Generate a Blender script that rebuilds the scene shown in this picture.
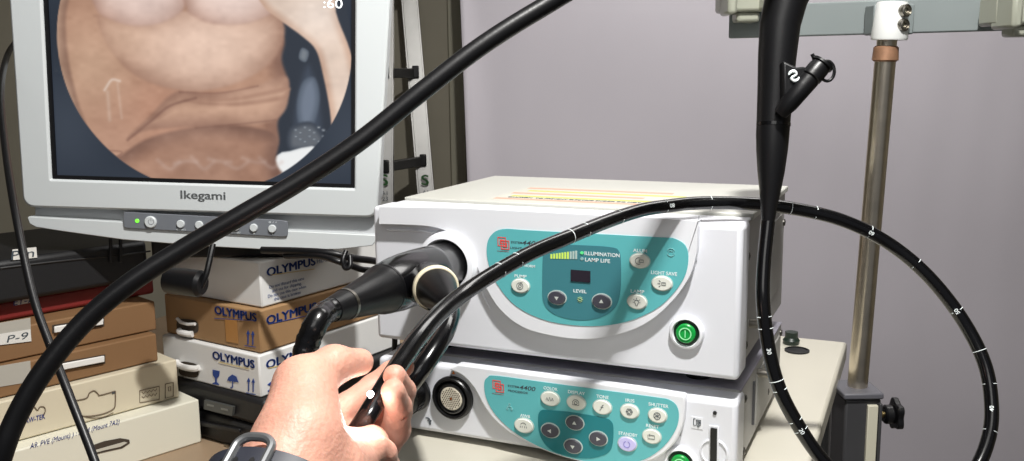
import bpy, bmesh, math, random
import numpy as np
from mathutils import Vector, Matrix
random.seed(4)
for o in list(bpy.data.objects): bpy.data.objects.remove(o)
SC = bpy.context.scene
COL = SC.collection
V = Vector

# ------------------------------------------------------------------ camera, world, lights, exposure
F = 920.58                                   # focal length in pixels of a 1024 x 461 frame
ZO = 0.960                                   # height of the light source's front lower edge above the floor
CAM = V((0.535225, -0.825695, 0.27888 + ZO))
YAW, PIT, ROL = 0.423148, 0.16484, -0.012672
_f = V((-math.sin(YAW)*math.cos(PIT), math.cos(YAW)*math.cos(PIT), -math.sin(PIT)))
_r0 = V((math.cos(YAW), math.sin(YAW), 0)); _u0 = _r0.cross(_f)
CR = _r0*math.cos(ROL) + _u0*math.sin(ROL)
CU = -_r0*math.sin(ROL) + _u0*math.cos(ROL)
CF = _f
FH = V((-math.sin(YAW), math.cos(YAW), 0))    # level forward
RH = V((math.cos(YAW), math.sin(YAW), 0))     # level right
UP = V((0, 0, 1))
B0_ = V((CAM.x, CAM.y, 0))
cam = bpy.data.cameras.new('camera'); cam_o = bpy.data.objects.new('camera', cam); COL.objects.link(cam_o)
m = Matrix.Identity(4)
for i, a in enumerate((CR, CU, -CF)):
    for j in range(3): m[j][i] = a[j]
m.translation = CAM; cam_o.matrix_world = m
cam.sensor_fit = 'HORIZONTAL'; cam.sensor_width = 36; cam.lens = F/1024*36; cam.clip_start = .02
SC.camera = cam_o

w = bpy.data.worlds.new('room_ambient'); SC.world = w; w.use_nodes = True
w.node_tree.nodes['Background'].inputs[0].default_value = (.93, .95, 1, 1)
w.node_tree.nodes['Background'].inputs[1].default_value = .13

def lamp(name, loc, target, power, size, col=(1, .98, .95), kind='AREA', sy=None):
    l = bpy.data.lights.new(name, kind); l.energy = power; l.color = col
    if kind == 'AREA':
        l.shape = 'RECTANGLE'; l.size = size; l.size_y = sy or size
    else: l.shadow_soft_size = size
    o = bpy.data.objects.new(name, l); COL.objects.link(o); o.location = loc
    o.rotation_euler = (V(target)-V(loc)).to_track_quat('-Z', 'Y').to_euler()
    return o
lamp('ceiling_lamp_light', (.58, -0.45, ZO+1.18), (0.22, 0, ZO), 29, .06)
lamp('room_fill_light', (0.75, -1.6, ZO+1.2), (0.45, .6, ZO+.1), 6.5, 1.0)  # added soft fill from the camera side, stands for no fixture
lamp('backdrop_fill_light', tuple(B0_ + RH*.75 + FH*1.9 + UP*2.6), tuple(B0_ + RH*.65 + FH*2.62 + UP*1.2), 25, 1.0)  # added to brighten the curtain, no lamp belongs here

vs = SC.view_settings; vs.view_transform = 'Standard'; vs.look = 'None'; vs.gamma = 1; vs.exposure = 0
vs.use_curve_mapping = False

# ------------------------------------------------------------------ photo rays
def ray(px, py): return CF + CR*((px-512)/F) - CU*((py-230.5)/F)
def PD(px, py, Z): return CAM + ray(px, py)*Z                  # point at a view depth
def onplane(px, py, P, n):
    d = ray(px, py); return CAM + d*((P-CAM).dot(n)/d.dot(n))
def PZ(px, py, z): return onplane(px, py, V((0, 0, z)), UP)
def PY(px, py, y): return onplane(px, py, V((0, y, 0)), V((0, 1, 0)))
def PX(px, py, x): return onplane(px, py, V((x, 0, 0)), V((1, 0, 0)))

# ------------------------------------------------------------------ materials
def lin(c): return tuple(((v/255)/12.92 if v/255 <= .04045 else ((v/255+.055)/1.055)**2.4) for v in c)
MATS = {}
def M(name, rgb, rough=.5, metal=0, bump=0, bscale=60, vary=0, vscale=8, coat=0, spec=.5, sss=0, emit=0, alpha=1, trans=0):
    if name in MATS: return MATS[name]
    m = bpy.data.materials.new(name); m.use_nodes = True; nt = m.node_tree
    b = nt.nodes['Principled BSDF']; c = lin(rgb)
    b.inputs['Base Color'].default_value = (*c, 1)
    b.inputs['Roughness'].default_value = rough; b.inputs['Metallic'].default_value = metal
    b.inputs['Coat Weight'].default_value = coat; b.inputs['Specular IOR Level'].default_value = spec
    b.inputs['Transmission Weight'].default_value = trans
    if sss:
        b.inputs['Subsurface Weight'].default_value = sss
        b.inputs['Subsurface Radius'].default_value = (.012, .004, .002); b.inputs['Subsurface Scale'].default_value = 1
    if emit:
        b.inputs['Emission Color'].default_value = (*c, 1); b.inputs['Emission Strength'].default_value = emit
    tc = nt.nodes.new('ShaderNodeTexCoord')
    if vary:
        n = nt.nodes.new('ShaderNodeTexNoise'); n.inputs['Scale'].default_value = vscale; n.inputs['Detail'].default_value = 5
        nt.links.new(tc.outputs['Object'], n.inputs['Vector'])
        cr = nt.nodes.new('ShaderNodeValToRGB')
        cr.color_ramp.elements[0].position = .3; cr.color_ramp.elements[1].position = .7
        cr.color_ramp.elements[0].color = (*[v*(1-vary) for v in c], 1)
        cr.color_ramp.elements[1].color = (*[min(1, v*(1+vary)) for v in c], 1)
        nt.links.new(n.outputs['Fac'], cr.inputs['Fac']); nt.links.new(cr.outputs['Color'], b.inputs['Base Color'])
    if bump:
        n = nt.nodes.new('ShaderNodeTexNoise'); n.inputs['Scale'].default_value = bscale; n.inputs['Detail'].default_value = 4
        nt.links.new(tc.outputs['Object'], n.inputs['Vector'])
        bp = nt.nodes.new('ShaderNodeBump'); bp.inputs['Strength'].default_value = bump; bp.inputs['Distance'].default_value = .002
        nt.links.new(n.outputs['Fac'], bp.inputs['Height']); nt.links.new(bp.outputs['Normal'], b.inputs['Normal'])
    MATS[name] = m; return m

white = M('white_plastic', (226, 228, 234), .35, bump=.03, bscale=900)
whiter = M('white_raised_plastic', (236, 238, 243), .35)
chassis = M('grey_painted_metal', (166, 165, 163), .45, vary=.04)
cover = M('cream_painted_metal', (198, 198, 190), .4)
gapgrey = M('lilac_grey_metal', (150, 148, 160), .5)
teal = M('teal_film', (98, 186, 190), .4)
dteal = M('dark_teal_film', (66, 130, 140), .4)
tealdeep = M('deep_teal_film', (22, 124, 132), .4)
btn = M('ivory_button', (232, 234, 224), .4)
btnline = M('button_rim', (190, 205, 200), .4)
lilac = M('lilac_button', (205, 200, 246), .4)
darkbtn = M('charcoal_button', (72, 72, 82), .4)
ink = M('dark_ink', (60, 70, 78), .6)
wink = M('white_ink', (235, 243, 243), .5)
redink = M('red_ink', (226, 88, 84), .5)
blueink = M('blue_ink', (34, 66, 140), .6)
penink = M('blue_pen_ink', (60, 70, 130), .6)
yellowink = M('yellow_ink', (192, 194, 104), .6)
salmonink = M('salmon_ink', (204, 158, 138), .6)
blackp = M('black_plastic', (13, 13, 15), .36)
blackrub = M('black_rubber', (13, 13, 15), .38, bump=.05, bscale=300, spec=.4)
blackgloss = M('black_glossy_sheath', (7, 7, 9), .2, coat=.3)
blackmatte = M('black_matte', (18, 18, 20), .6, vary=.2)
greenled = M('green_lamp', (60, 220, 90), .4, emit=1.2)
greenbtn = M('green_power_button', (16, 150, 62), .35, emit=.12)
darkgreen = M('dark_green_plastic', (10, 44, 26), .35)
steel = M('brushed_steel', (150, 146, 138), .32, 1, vary=.12, vscale=30)
chrome = M('worn_chrome', (220, 210, 192), .28, 1, vary=.1, vscale=40)
bolt_m = M('dark_screw', (90, 88, 84), .35, 1)
ivory = M('ivory_ring', (224, 214, 186), .5)

# ------------------------------------------------------------------ mesh helpers
def frame(n):
    n = n.normalized(); a = V((0, 0, 1)) if abs(n.z) < .9 else V((1, 0, 0))
    x = a.cross(n).normalized(); return x, n.cross(x)
def catmull(P, n=8):
    P = [V(p) for p in P]; Q = [P[0]*2-P[1]]+P+[P[-1]*2-P[-2]]; out = []
    for i in range(1, len(Q)-2):
        for k in range(n):
            t = k/n; a, b, c, d = Q[i-1:i+3]
            out.append(.5*((2*b)+(c-a)*t+(2*a-5*b+4*c-d)*t*t+(3*b-a-3*c+d)*t**3))
    out.append(P[-1]); return out
def smooth2(P, n=6, closed=True):
    P = [V((*p, 0)) for p in P]
    if closed:
        Q = [P[-1]]+P+[P[0], P[1]]; out = []
        for i in range(1, len(P)+1):
            for k in range(n):
                t = k/n; a, b, c, d = Q[i-1:i+3]
                v = .5*((2*b)+(c-a)*t+(2*a-5*b+4*c-d)*t*t+(3*b-a-3*c+d)*t**3); out.append((v.x, v.y))
        return out
    return [(v.x, v.y) for v in catmull(P, n)]
def rrect(w, h, r, n=5):
    out = []
    for cx, cy, a0 in ((w/2-r, h/2-r, 0), (-w/2+r, h/2-r, 90), (-w/2+r, -h/2+r, 180), (w/2-r, -h/2+r, 270)):
        for k in range(n+1):
            a = math.radians(a0+90*k/n); out.append((cx+r*math.cos(a), cy+r*math.sin(a)))
    return out
def ell(rx, ry, n=28): return [(rx*math.cos(2*math.pi*k/n), ry*math.sin(2*math.pi*k/n)) for k in range(n)]

class MB:
    def __init__(s): s.bm = bmesh.new()
    def box(s, c, ax, ay, az):                      # full-length axis vectors
        c = V(c); vs = [s.bm.verts.new(c + ax*(i-.5) + ay*(j-.5) + az*(k-.5)) for i in (0, 1) for j in (0, 1) for k in (0, 1)]
        for q in ((0,1,3,2),(4,6,7,5),(0,4,5,1),(2,3,7,6),(0,2,6,4),(1,5,7,3)): s.bm.faces.new([vs[i] for i in q])
        return s
    def abox(s, lo, hi):
        lo, hi = V(lo), V(hi); d = hi-lo
        return s.box((lo+hi)/2, V((d.x,0,0)), V((0,d.y,0)), V((0,0,d.z)))
    def prism(s, pts, vec):
        a = [s.bm.verts.new(V(p)) for p in pts]; b = [s.bm.verts.new(V(p)+vec) for p in pts]
        s.bm.faces.new(a[::-1]); s.bm.faces.new(b); n = len(a)
        for i in range(n): s.bm.faces.new((a[i], a[(i+1) % n], b[(i+1) % n], b[i]))
        return s
    def band(s, outer, inner, vec):                 # ring between two outlines
        n = len(outer); A = [[s.bm.verts.new(V(p)+v) for p in q] for q in (outer, inner) for v in (V(), vec)]
        o0, o1, i0, i1 = A
        for k in range(n):
            l = (k+1) % n
            s.bm.faces.new((o0[k], o0[l], o1[l], o1[k])); s.bm.faces.new((i0[l], i0[k], i1[k], i1[l]))
            s.bm.faces.new((o1[k], o1[l], i1[l], i1[k])); s.bm.faces.new((o0[l], o0[k], i0[k], i0[l]))
        return s
    def tube(s, pts, rad, n=14, caps=True, squash=None):
        pts = [V(p) for p in pts]; N = len(pts)
        if not hasattr(rad, '__len__'): rad = [rad]*N
        t = (pts[1]-pts[0]).normalized(); x, y = frame(t); rings = []
        for i in range(N):
            tn = (pts[min(i+1, N-1)]-pts[max(i-1, 0)]).normalized()
            q = t.rotation_difference(tn); x = q @ x; x = (x - tn*x.dot(tn)).normalized(); y = tn.cross(x); t = tn
            rings.append([s.bm.verts.new(pts[i]+(x*math.cos(2*math.pi*k/n)+y*math.sin(2*math.pi*k/n))*rad[i]) for k in range(n)])
        for a, b in zip(rings, rings[1:]):
            for k in range(n): s.bm.faces.new((a[k], a[(k+1) % n], b[(k+1) % n], b[k]))
        if caps: s.bm.faces.new(rings[0][::-1]); s.bm.faces.new(rings[-1])
        return s
    def lathe(s, o, axis, prof, n=32):              # prof: (radius, height along axis)
        o = V(o); axis = V(axis).normalized(); x, y = frame(axis); rings = []
        for r, h in prof:
            if r < 1e-6: rings.append([s.bm.verts.new(o+axis*h)])
            else: rings.append([s.bm.verts.new(o+axis*h+(x*math.cos(2*math.pi*k/n)+y*math.sin(2*math.pi*k/n))*r) for k in range(n)])
        for a, b in zip(rings, rings[1:]):
            for k in range(n):
                l = (k+1) % n
                if len(a) == 1 and len(b) == 1: continue
                if len(a) == 1: s.bm.faces.new((a[0], b[l], b[k]))
                elif len(b) == 1: s.bm.faces.new((a[k], a[l], b[0]))
                else: s.bm.faces.new((a[k], a[l], b[l], b[k]))
        if len(rings[0]) > 1: s.bm.faces.new(rings[0][::-1])
        if len(rings[-1]) > 1: s.bm.faces.new(rings[-1])
        return s
    def cyl(s, a, b, r, n=24): a, b = V(a), V(b); return s.lathe(a, b-a, [(r, 0), (r, (b-a).length)], n)
    def build(s, name, mat, parent=None, bevel=0, seg=2, smooth=True, angle=35):
        bmesh.ops.remove_doubles(s.bm, verts=s.bm.verts, dist=1e-7)
        bmesh.ops.recalc_face_normals(s.bm, faces=s.bm.faces)
        me = bpy.data.meshes.new(name); s.bm.to_mesh(me); s.bm.free()
        return link(name, me, mat, parent, bevel, seg, smooth, angle)
def root_of(p):
    while p.parent: p = p.parent
    return p
def link(name, me, mat, parent=None, bevel=0, seg=2, smooth=True, angle=35):
    o = bpy.data.objects.new(name, me); COL.objects.link(o)
    if mat: me.materials.append(mat)
    if smooth:
        me.shade_smooth(); me.set_sharp_from_angle(angle=math.radians(angle))
    if parent:
        me.transform(Matrix.Translation(-root_of(parent).location)); o.parent = parent
    else:
        co = np.empty(len(me.vertices)*3); me.vertices.foreach_get('co', co); co = co.reshape(-1, 3)
        c = V(((co[:,0].min()+co[:,0].max())/2, (co[:,1].min()+co[:,1].max())/2, co[:,2].min()))
        me.transform(Matrix.Translation(-c)); o.location = c
    if bevel:
        b = o.modifiers.new('bevel', 'BEVEL'); b.width = bevel; b.segments = seg; b.limit_method = 'ANGLE'; b.angle_limit = math.radians(40)
        b.harden_normals = False
    return o
def thing(name, label, cat, loc, group=None):
    o = bpy.data.objects.new(name, None); COL.objects.link(o); o.location = loc; o.empty_display_size = .03
    return tag(o, label, cat, group)
def tag(o, label, cat, group=None):
    o['label'] = label; o['category'] = cat
    if group: o['group'] = group
    return o
def struct(o): o['kind'] = 'structure'; return o

def text(name, s, origin, xd, yd, mat, parent, width=None, height=.004, align='CENTER', bold=0, depth=.0003, shear=0, space=1):
    """lettering standing proud of a plane; origin is the middle of the word, xd/yd unit vectors in the plane"""
    cu = bpy.data.curves.new('t', 'FONT'); cu.body = s; cu.size = 1; cu.extrude = .001; cu.offset = 0 if bold > .015 else bold; cu.shear = shear
    cu.resolution_u = 4; cu.space_character = space
    cu.align_x = 'CENTER'
    ob = bpy.data.objects.new('t', cu); COL.objects.link(ob)
    bpy.context.view_layer.update()
    me = bpy.data.meshes.new_from_object(ob.evaluated_get(bpy.context.evaluated_depsgraph_get()))
    bpy.data.objects.remove(ob)
    co = np.empty(len(me.vertices)*3); me.vertices.foreach_get('co', co); co = co.reshape(-1, 3)
    lo, hi = co.min(0), co.max(0); zd = xd.cross(yd)
    nl = s.count('\n')+1
    sx = (width/(hi[0]-lo[0])) if width else height*nl/(hi[1]-lo[1])
    sy = (height*nl*(1 if nl == 1 else 1.25))/(hi[1]-lo[1])
    c = (lo+hi)/2
    co = (co-c)*[sx, sy, depth/.002]
    if bold > .015:                                 # heavier strokes: the same outlines laid over each other with small shifts
        fs = [tuple(p.vertices) for p in me.polygons]; nv = len(co); allc = []; allf = []
        for k, (dx, dy) in enumerate(((-1, 0), (1, 0), (0, .6), (0, -.6), (-.5, 0), (.5, 0))):
            allc.append(co+np.array([dx*bold*sx*1.1, dy*bold*sy*1.1, 0])); allf += [tuple(v+k*nv for v in f_) for f_ in fs]
        me = bpy.data.meshes.new(name); co = np.concatenate(allc); me.from_pydata(co.tolist(), [], allf)
    me.vertices.foreach_set('co', (np.outer(co[:,0], xd)+np.outer(co[:,1], yd)+np.outer(co[:,2], zd)+np.array(origin)).ravel())
    me.name = name; me.materials.clear(); me.update()
    return link(name, me, mat, parent, smooth=False)

# ------------------------------------------------------------------ the room
def quadslab(name, pts, th, mat):
    n = (pts[1]-pts[0]).cross(pts[3]-pts[0]).normalized()
    return struct(MB().prism(pts, -n*th).build(name, mat, smooth=False))
B0 = V((CAM.x, CAM.y, 0))
wallm = M('olive_grey_paint', (146, 140, 124), .7, bump=.1, bscale=40, vary=.06, vscale=3)
floorm = M('grey_vinyl', (96, 92, 88), .5, vary=.15, vscale=6)
def room(a, b, z=0): return B0 + RH*a + FH*b + UP*z
quadslab('floor', [room(-3, -1.2), room(2.6, -1.2), room(2.6, 3.0), room(-3, 3.0)], .05, floorm)
quadslab('wall_back', [room(-3, 3.0), room(2.6, 3.0), room(2.6, 3.0, 2.7), room(-3, 3.0, 2.7)], .08, wallm)
quadslab('wall_left', [room(-3, -1.2), room(-3, 3.0), room(-3, 3.0, 2.7), room(-3, -1.2, 2.7)], .08, wallm)
quadslab('wall_right', [room(2.6, 3.0), room(2.6, -1.2), room(2.6, -1.2, 2.7), room(2.6, 3.0, 2.7)], .08, wallm)
quadslab('ceiling', [room(-3, 3.0, 2.7), room(2.6, 3.0, 2.7), room(2.6, -1.2, 2.7), room(-3, -1.2, 2.7)], .05, M('ceiling_paint', (200, 200, 196), .8))
struct(MB().box(room(-1.5, 2.99, .05), RH*2.9, FH*.02, UP*.1).build('baseboard_back', M('dark_baseboard', (70, 66, 60), .6), bevel=.004))

# curtain: a pale sheet hung in front of the wall
def curtain():
    bm = bmesh.new(); NX, NZ = 150, 60
    x0 = (464-512)/F*2.62; x1 = 1.75; z0, z1 = .004, 2.55; grid = []
    for i in range(NX+1):
        u = i/NX; col = []
        for k in range(NZ+1):
            v = k/NZ; x = x0+(x1-x0)*u; z = z0+(z1-z0)*v
            d = .006*math.sin(x*5.1+.6*math.sin(z*1.7)) + .0013*math.sin(x*17+1.9*math.sin(z*1.9)) + .0006*math.sin(x*47+3.2*math.sin(z*2.3)) + .03*math.exp(-((x-x0)/.05)**2)*math.sin(z*3+x*10)
            d += .004*math.sin(z*9+x*4)
            xs = x + .012*math.sin(z*2.2)*math.exp(-((x-x0)/.25)**2)
            col.append(bm.verts.new(room(xs, 2.66-d, z)))
        grid.append(col)
    for i in range(NX):
        for k in range(NZ): bm.faces.new((grid[i][k], grid[i+1][k], grid[i+1][k+1], grid[i][k+1]))
    me = bpy.data.meshes.new('curtain'); bm.to_mesh(me); bm.free()
    o = link('cloth', me, M('lavender_grey_cloth', (200, 195, 202), .85, bump=.15, bscale=500, vary=.015, vscale=4), curt, angle=180)
    s = o.modifiers.new('thickness', 'SOLIDIFY'); s.thickness = .002
curt = thing('curtain', 'pale lavender grey sheet hanging behind the equipment as a backdrop', 'curtain', room(.6, 2.66, 0))
curtain()
MB().cyl(room(-.2, 2.66, 2.56), room(1.8, 2.66, 2.56), .014).build('curtain_rail', steel, curt)
for a in (-.17, 1.77):
    MB().box(room(a, 2.83, 2.56), RH*.02, FH*.36, UP*.03).build('rail_bracket', steel, curt, bevel=.002)

# ladder leaning against the wall
def ladder():
    t = thing('ladder', 'aluminium step ladder with black rung ends against the olive wall', 'ladder', room(-.33, 2.75, 0))
    al = M('brushed_aluminium', (176, 175, 172), .38, .9, vary=.05, vscale=20)
    la0, la1 = PD(387, 30, 2.62), PD(387, 190, 2.62); ra0, ra1 = PD(413, 30, 2.80), PD(426.5, 190, 2.80)
    ends = []
    for (a, b), wpx in (((la0, la1), 12), ((ra0, ra1), 14)):
        d = (a-b); d /= d.z
        bot = b - d*b.z; top = b + d*(2.5-b.z)
        ends.append((bot, d))
        wd = RH*(.036 if wpx == 12 else .046); dp = FH*.02
        MB().prism([bot-wd/2-dp, bot+wd/2-dp, bot+wd/2+dp, bot-wd/2+dp], top-bot).build('rail', al, t, bevel=.003)
        for sg in (-1, 1):
            MB().prism([bot+RH*(sg*wd.length/2-.002)-dp-FH*.006, bot+RH*(sg*wd.length/2+.002)-dp-FH*.006, bot+RH*(sg*wd.length/2+.002)-dp, bot+RH*(sg*wd.length/2-.002)-dp], top-bot).build('rail_flange', al, t)
    (lb, ld), (rb, rd) = ends
    zc = PD(426, 163, 2.72).z; zc2 = PD(412, 73, 2.72).z; st = zc2-zc
    z = zc
    while z-st > .1: z -= st
    while z < 2.4:
        a = lb+ld*z; b = rb+rd*z
        MB().box((a+b)/2, (b-a)*.98, FH*.05, UP*.028).build('rung', M('dark_rung', (52, 51, 50), .5), t, bevel=.003)
        for e in (a, b):
            MB().box(e+UP*.004-FH*.03, RH*.02, FH*.014, UP*.036).build('rung_end_cap', blackp, t, bevel=.003)
        z += st
    gsign = M('green_sticker', (70, 120, 70), .5)
    for P in (PD(384, 180, 2.58), PD(425, 180, 2.76)):
        text('sticker_mark', 'S', P, RH, UP, gsign, t, width=.02, height=.03, bold=.03)
        text('sticker_lettering', 'A1\n23', P-UP*.045, RH, UP, ink, t, width=.018, height=.011)
ladder()
struct(MB().box(room(-.17, 2.985, 1.35), RH*.05, FH*.02, UP*2.7).build('trim_1', M('olive_trim', (150, 146, 128), .6), bevel=.003))

# ------------------------------------------------------------------ cart, hanger, table
ZT = ZO-.106
def cart():
    t = thing('equipment_cart', 'cream topped equipment cart carrying the two stacked white units', 'cart', (.2, .18, 0))
    top = M('cream_laminate', (198, 194, 180), .4, vary=.03, vscale=5)
    MB().abox((-.012, -.2, ZT-.028), (.447, .55, ZT)).build('table_top', top, t, bevel=.004)
    MB().abox((.02, -.16, .18), (.415, .5, .205)).build('shelf', top, t, bevel=.003)
    for x in (.02, .415):
        for y in (-.16, .5):
            p = MB().abox((x-.018, y-.018, .08), (x+.018, y+.018, ZT-.028)).build('post', M('grey_frame', (120, 122, 124), .5), t, bevel=.003)
            MB().cyl((x-.012, y, .04), (x+.012, y, .04), .04).build('caster', blackrub, t, bevel=.004)
            MB().abox((x-.014, y-.014, .04), (x+.014, y+.014, .082)).build('caster_fork', steel, p, bevel=.002)
    c = PZ(797, 351, ZT)
    MB().lathe(c, UP, [(.017, .0), (.017, .002), (.014, .003), (.014, .0012), (0, .0012)]).build('cable_hole', blackmatte, t)
    c = PZ(790, 346, ZT)
    MB().lathe(c+V((0, .012, 0)), UP, [(.011, 0), (.012, .006), (.009, .010), (.009, .018), (0, .020)]).build('cable_plug', M('dark_green_cap', (28, 42, 34), .4), t)
cart()

def hanger():
    t = thing('scope_hanger', 'tall chrome pole hanger with crossbar clamped beside the cream cart', 'stand', (.475, .40, 0))
    base = PD(857.5, 386, 1.2); yb = base.y
    topp = PY(886.5, 44, yb)
    ax = (topp-base).normalized()
    dark = M('dark_grey_casting', (62, 62, 64), .45, vary=.1)
    # clamp block : front plane seen by the camera, hangs from the plate down to a lower bracket and foot rod
    X = RH; Y = FH
    c = PD(856.5, 392, 1.2)
    MB().prism([c+X*.024-Y*.03, c+X*.024+Y*.028, c-X*.018+Y*.028, c-X*.027+Y*.01, c-X*.027-Y*.03], UP*.008).build('clamp_plate', M('slate_plate', (92, 92, 98), .5), t, bevel=.002)
    MB().box(c-UP*.081, X*.046, Y*.05, UP*.16).build('clamp_block', dark, t, bevel=.003)
    MB().box(c-UP*.083+X*.011-Y*.027, X*.013, Y*.006, UP*.15).build('cream_insert', M('cream_strip', (206, 202, 182), .5), t, bevel=.001)
    MB().box(c-UP*.083+X*.0205-Y*.027, X*.004, Y*.008, UP*.155).build('clamp_rib', dark, t, bevel=.001)
    MB().cyl(c-UP*.16, V((c.x, c.y, .03)), .012).build('lower_post', steel, t)
    MB().lathe((c.x, c.y, 0), UP, [(.045, 0), (.045, .012), (.03, .022), (.02, .05)]).build('foot_disc', dark, t, bevel=.002)
    k = c-UP*.031
    st = MB().cyl(k+X*.02, k+X*.05, .0045).build('knob_stem', M('brass_thread', (160, 140, 96), .35, 1), t)
    kn = MB()
    kn.lathe(k+X*.036, X, [(.010, 0), (.0125, .003), (.0125, .012), (.009, .014)])
    pts = []
    for i in range(36):
        a = 2*math.pi*i/36; r = .0195+.0025*math.cos(5*a); pts.append(k+X*.049+(Y*math.cos(a)+UP*math.sin(a))*r)
    kn.prism(pts, X*.008)
    kn.build('clamp_knob', blackp, st, bevel=.0015)
    MB().cyl(base-ax*.0, topp-ax*.01, .0125, 32).build('pole', chrome, t)
    # worn copper collar and upper thinner spigot
    cc = PY(885.5, 55, yb)
    MB().lathe(cc-ax*.008, ax, [(.0128, 0), (.0155, .002), (.0145, .017), (.0122, .019)]).build('copper_collar', M('worn_copper', (156, 118, 92), .5, .5, vary=.25, vscale=60), t)
    MB().cyl(cc+ax*.005, PY(888, 30, yb), .0118).build('spigot', chrome, t)
    wm = M('white_clamp', (222, 224, 222), .4)
    a = PY(889, 40, yb); b = PY(892.5, 2, yb)
    cl = MB().lathe(a, b-a, [(.0205, 0), (.0215, .003), (.0185, (b-a).length-.003), (.017, (b-a).length)], 40).build('top_clamp', wm, t)
    for q in ((901, 11.5), (899, 25.5)):
        P = PD(*q, 1.2); d = (CAM-P).normalized(); P = PD(*q, 1.27)
        P = PY(q[0], q[1], yb) - FH*.018
        dd = (-FH+RH*.45).normalized()
        MB().lathe(P-dd*.012, dd, [(.0075, 0), (.0075, .012), (.006, .013), (.006, .0115), (.0035, .0115), (.0035, .0095), (0, .0095)], 24).build('bolt', steel, cl)
    # crossbar
    greym = M('grey_green_bar', (122, 130, 130), .45, vary=.04)
    bl = PY(800, 11.3, yb+.035); br = PY(1040, 21, yb+.035); d = (br-bl)
    d.z = 0
    h = (PY(850, 0, yb).z-PY(850, 34, yb).z)
    MB().box((bl+br)/2-d.normalized()*.03, d+d.normalized()*.12, d.normalized().cross(UP)*.012, UP*.042).build('crossbar', greym, t, bevel=.002)
    MB().box(PY(889, 20, yb+.018), RH*.05, FH*.03, UP*.036).build('bar_mount', greym, t, bevel=.002)
    # translucent greenish hooks that carry the scopes
    hk = M('smoky_green_plastic', (158, 160, 146), .3, coat=.3, vary=.05)
    for nm, px, py, s in (('scope_holder', 740, 4, 1), ('scope_holder', 1014, 16, 1.1)):
        P = PY(px, py, yb+.012 if px < 800 else yb)
        mb = MB()
        mb.box(P+UP*.006, RH*.056*s, FH*.045, UP*.034)
        mb.box(P-RH*.022*s-FH*.03+UP*.004, RH*.012, FH*.05, UP*.04)
        mb.box(P+RH*.024*s-FH*.03+UP*.006, RH*.010, FH*.05, UP*.034)
        mb.box(P-UP*.017+RH*.008, RH*.03, FH*.03, UP*.014)
        mb.build(nm, hk, t, bevel=.004)
hanger()

TT = ZO-.187
def side_table():
    t = thing('side_table', 'low brown table under the stacked cartons at lower left', 'table', (-.4, .15, 0))
    tm = M('tan_table_top', (150, 128, 104), .5, vary=.12, vscale=10)
    MB().abox((-.85, -.36, TT-.03), (-.04, .62, TT)).build('table_top', tm, t, bevel=.003)
    for x in (-.82, -.08):
        for y in (-.32, .58):
            MB().abox((x-.02, y-.02, 0), (x+.02, y+.02, TT-.03)).build('leg', M('grey_frame', (120, 122, 124), .5), t, bevel=.003)
side_table()

# ------------------------------------------------------------------ cartons
def dirv(deg): a = math.radians(deg); return V((math.cos(a), math.sin(a), 0))
brown = M('brown_cardboard', (156, 122, 84), .75, bump=.08, bscale=90, vary=.06, vscale=9)
tan_m = M('orange_brown_cardboard', (128, 95, 62), .7, bump=.06, bscale=90, vary=.05, vscale=9)
beige = M('beige_cardboard', (206, 196, 172), .7, bump=.06, bscale=90, vary=.03, vscale=9)
offw = M('white_cardboard', (222, 222, 220), .65, bump=.05, bscale=90, vary=.03, vscale=9)
cream = M('cream_cardboard', (222, 219, 202), .65, bump=.05, bscale=90, vary=.03, vscale=9)
holem = M('dark_hole', (66, 56, 46), .8)
paper = M('paper_label', (216, 214, 208), .7)
whitepl = M('white_handle', (226, 224, 220), .45)

def panel_tools(C, xd, zd=UP):
    """frame of a carton's face: C is a corner, xd runs along the face; returns pixel -> point on the face plane"""
    n = xd.cross(UP).normalized()
    if n.dot(CAM-C) < 0: n = -n
    return (lambda px, py, off=.0006: onplane(px, py, C, n) + n*off), n

A1, A2 = 171, 81
LD, RD = dirv(A1), dirv(A2)
def oly_box(name, label, z0, z1, corner, mat, llen, rlen):
    C = V((corner.x, corner.y, z0))
    t = thing(name, label, 'box', C+LD*llen/2+RD*rlen/2, 'cartons stacked below the monitor')
    h = z1-z0
    MB().prism([C, C+LD*llen, C+LD*llen+RD*rlen, C+RD*rlen], UP*(h-.0012)).build('carton', mat, t, bevel=.0022)
    return t, C
zs = [ZO+v for v in (-.112, -.0565, -.001, .058)]
cor = [PZ(261, 398, zs[0]), PZ(261, 353.5, zs[1]), PZ(262, 308, zs[2])]
for c in cor: c.z = 0
def along(d): return d if d.dot(CR) > 0 else -d
lx, rx = along(LD), along(RD)
# undermost white carton
t, C = oly_box('carton', 'white carton with blue glass and umbrella marks, lowest below the monitor', zs[0], zs[1], cor[0], offw, .19, .27)
L, nl = panel_tools(C, LD); Rr, nr = panel_tools(C, RD)
text('lettering', 'OLYMPUS', L(233.5, 359.5), lx, UP, blueink, t, width=(L(254, 362)-L(213, 357)).length, height=.0105, bold=.035, space=1.04)
text('lettering', 'OLYMPUS', Rr(292, 356), rx, UP, blueink, t, width=(Rr(317, 350)-Rr(267, 361)).length, height=.0105, bold=.035, space=1.04)
yl = M('yellow_print', (214, 190, 120), .7)
def strip(P, Q, th, mat, par, n, name='printed_line'):
    d = (Q-P); u = UP
    return MB().prism([P-u*th/2, Q-u*th/2, Q+u*th/2, P+u*th/2], n*.0003).build(name, mat, par, smooth=False)
strip(L(219, 362), L(250, 369), .0009, yl, t, nl); strip(Rr(268, 368), Rr(316, 358), .0009, yl, t, nr)
def poly_on(Fn, pts, mat, par, name, n, th=.0003):
    return MB().prism([Fn(*p) for p in pts], n*th).build(name, mat, par, smooth=False)
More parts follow.
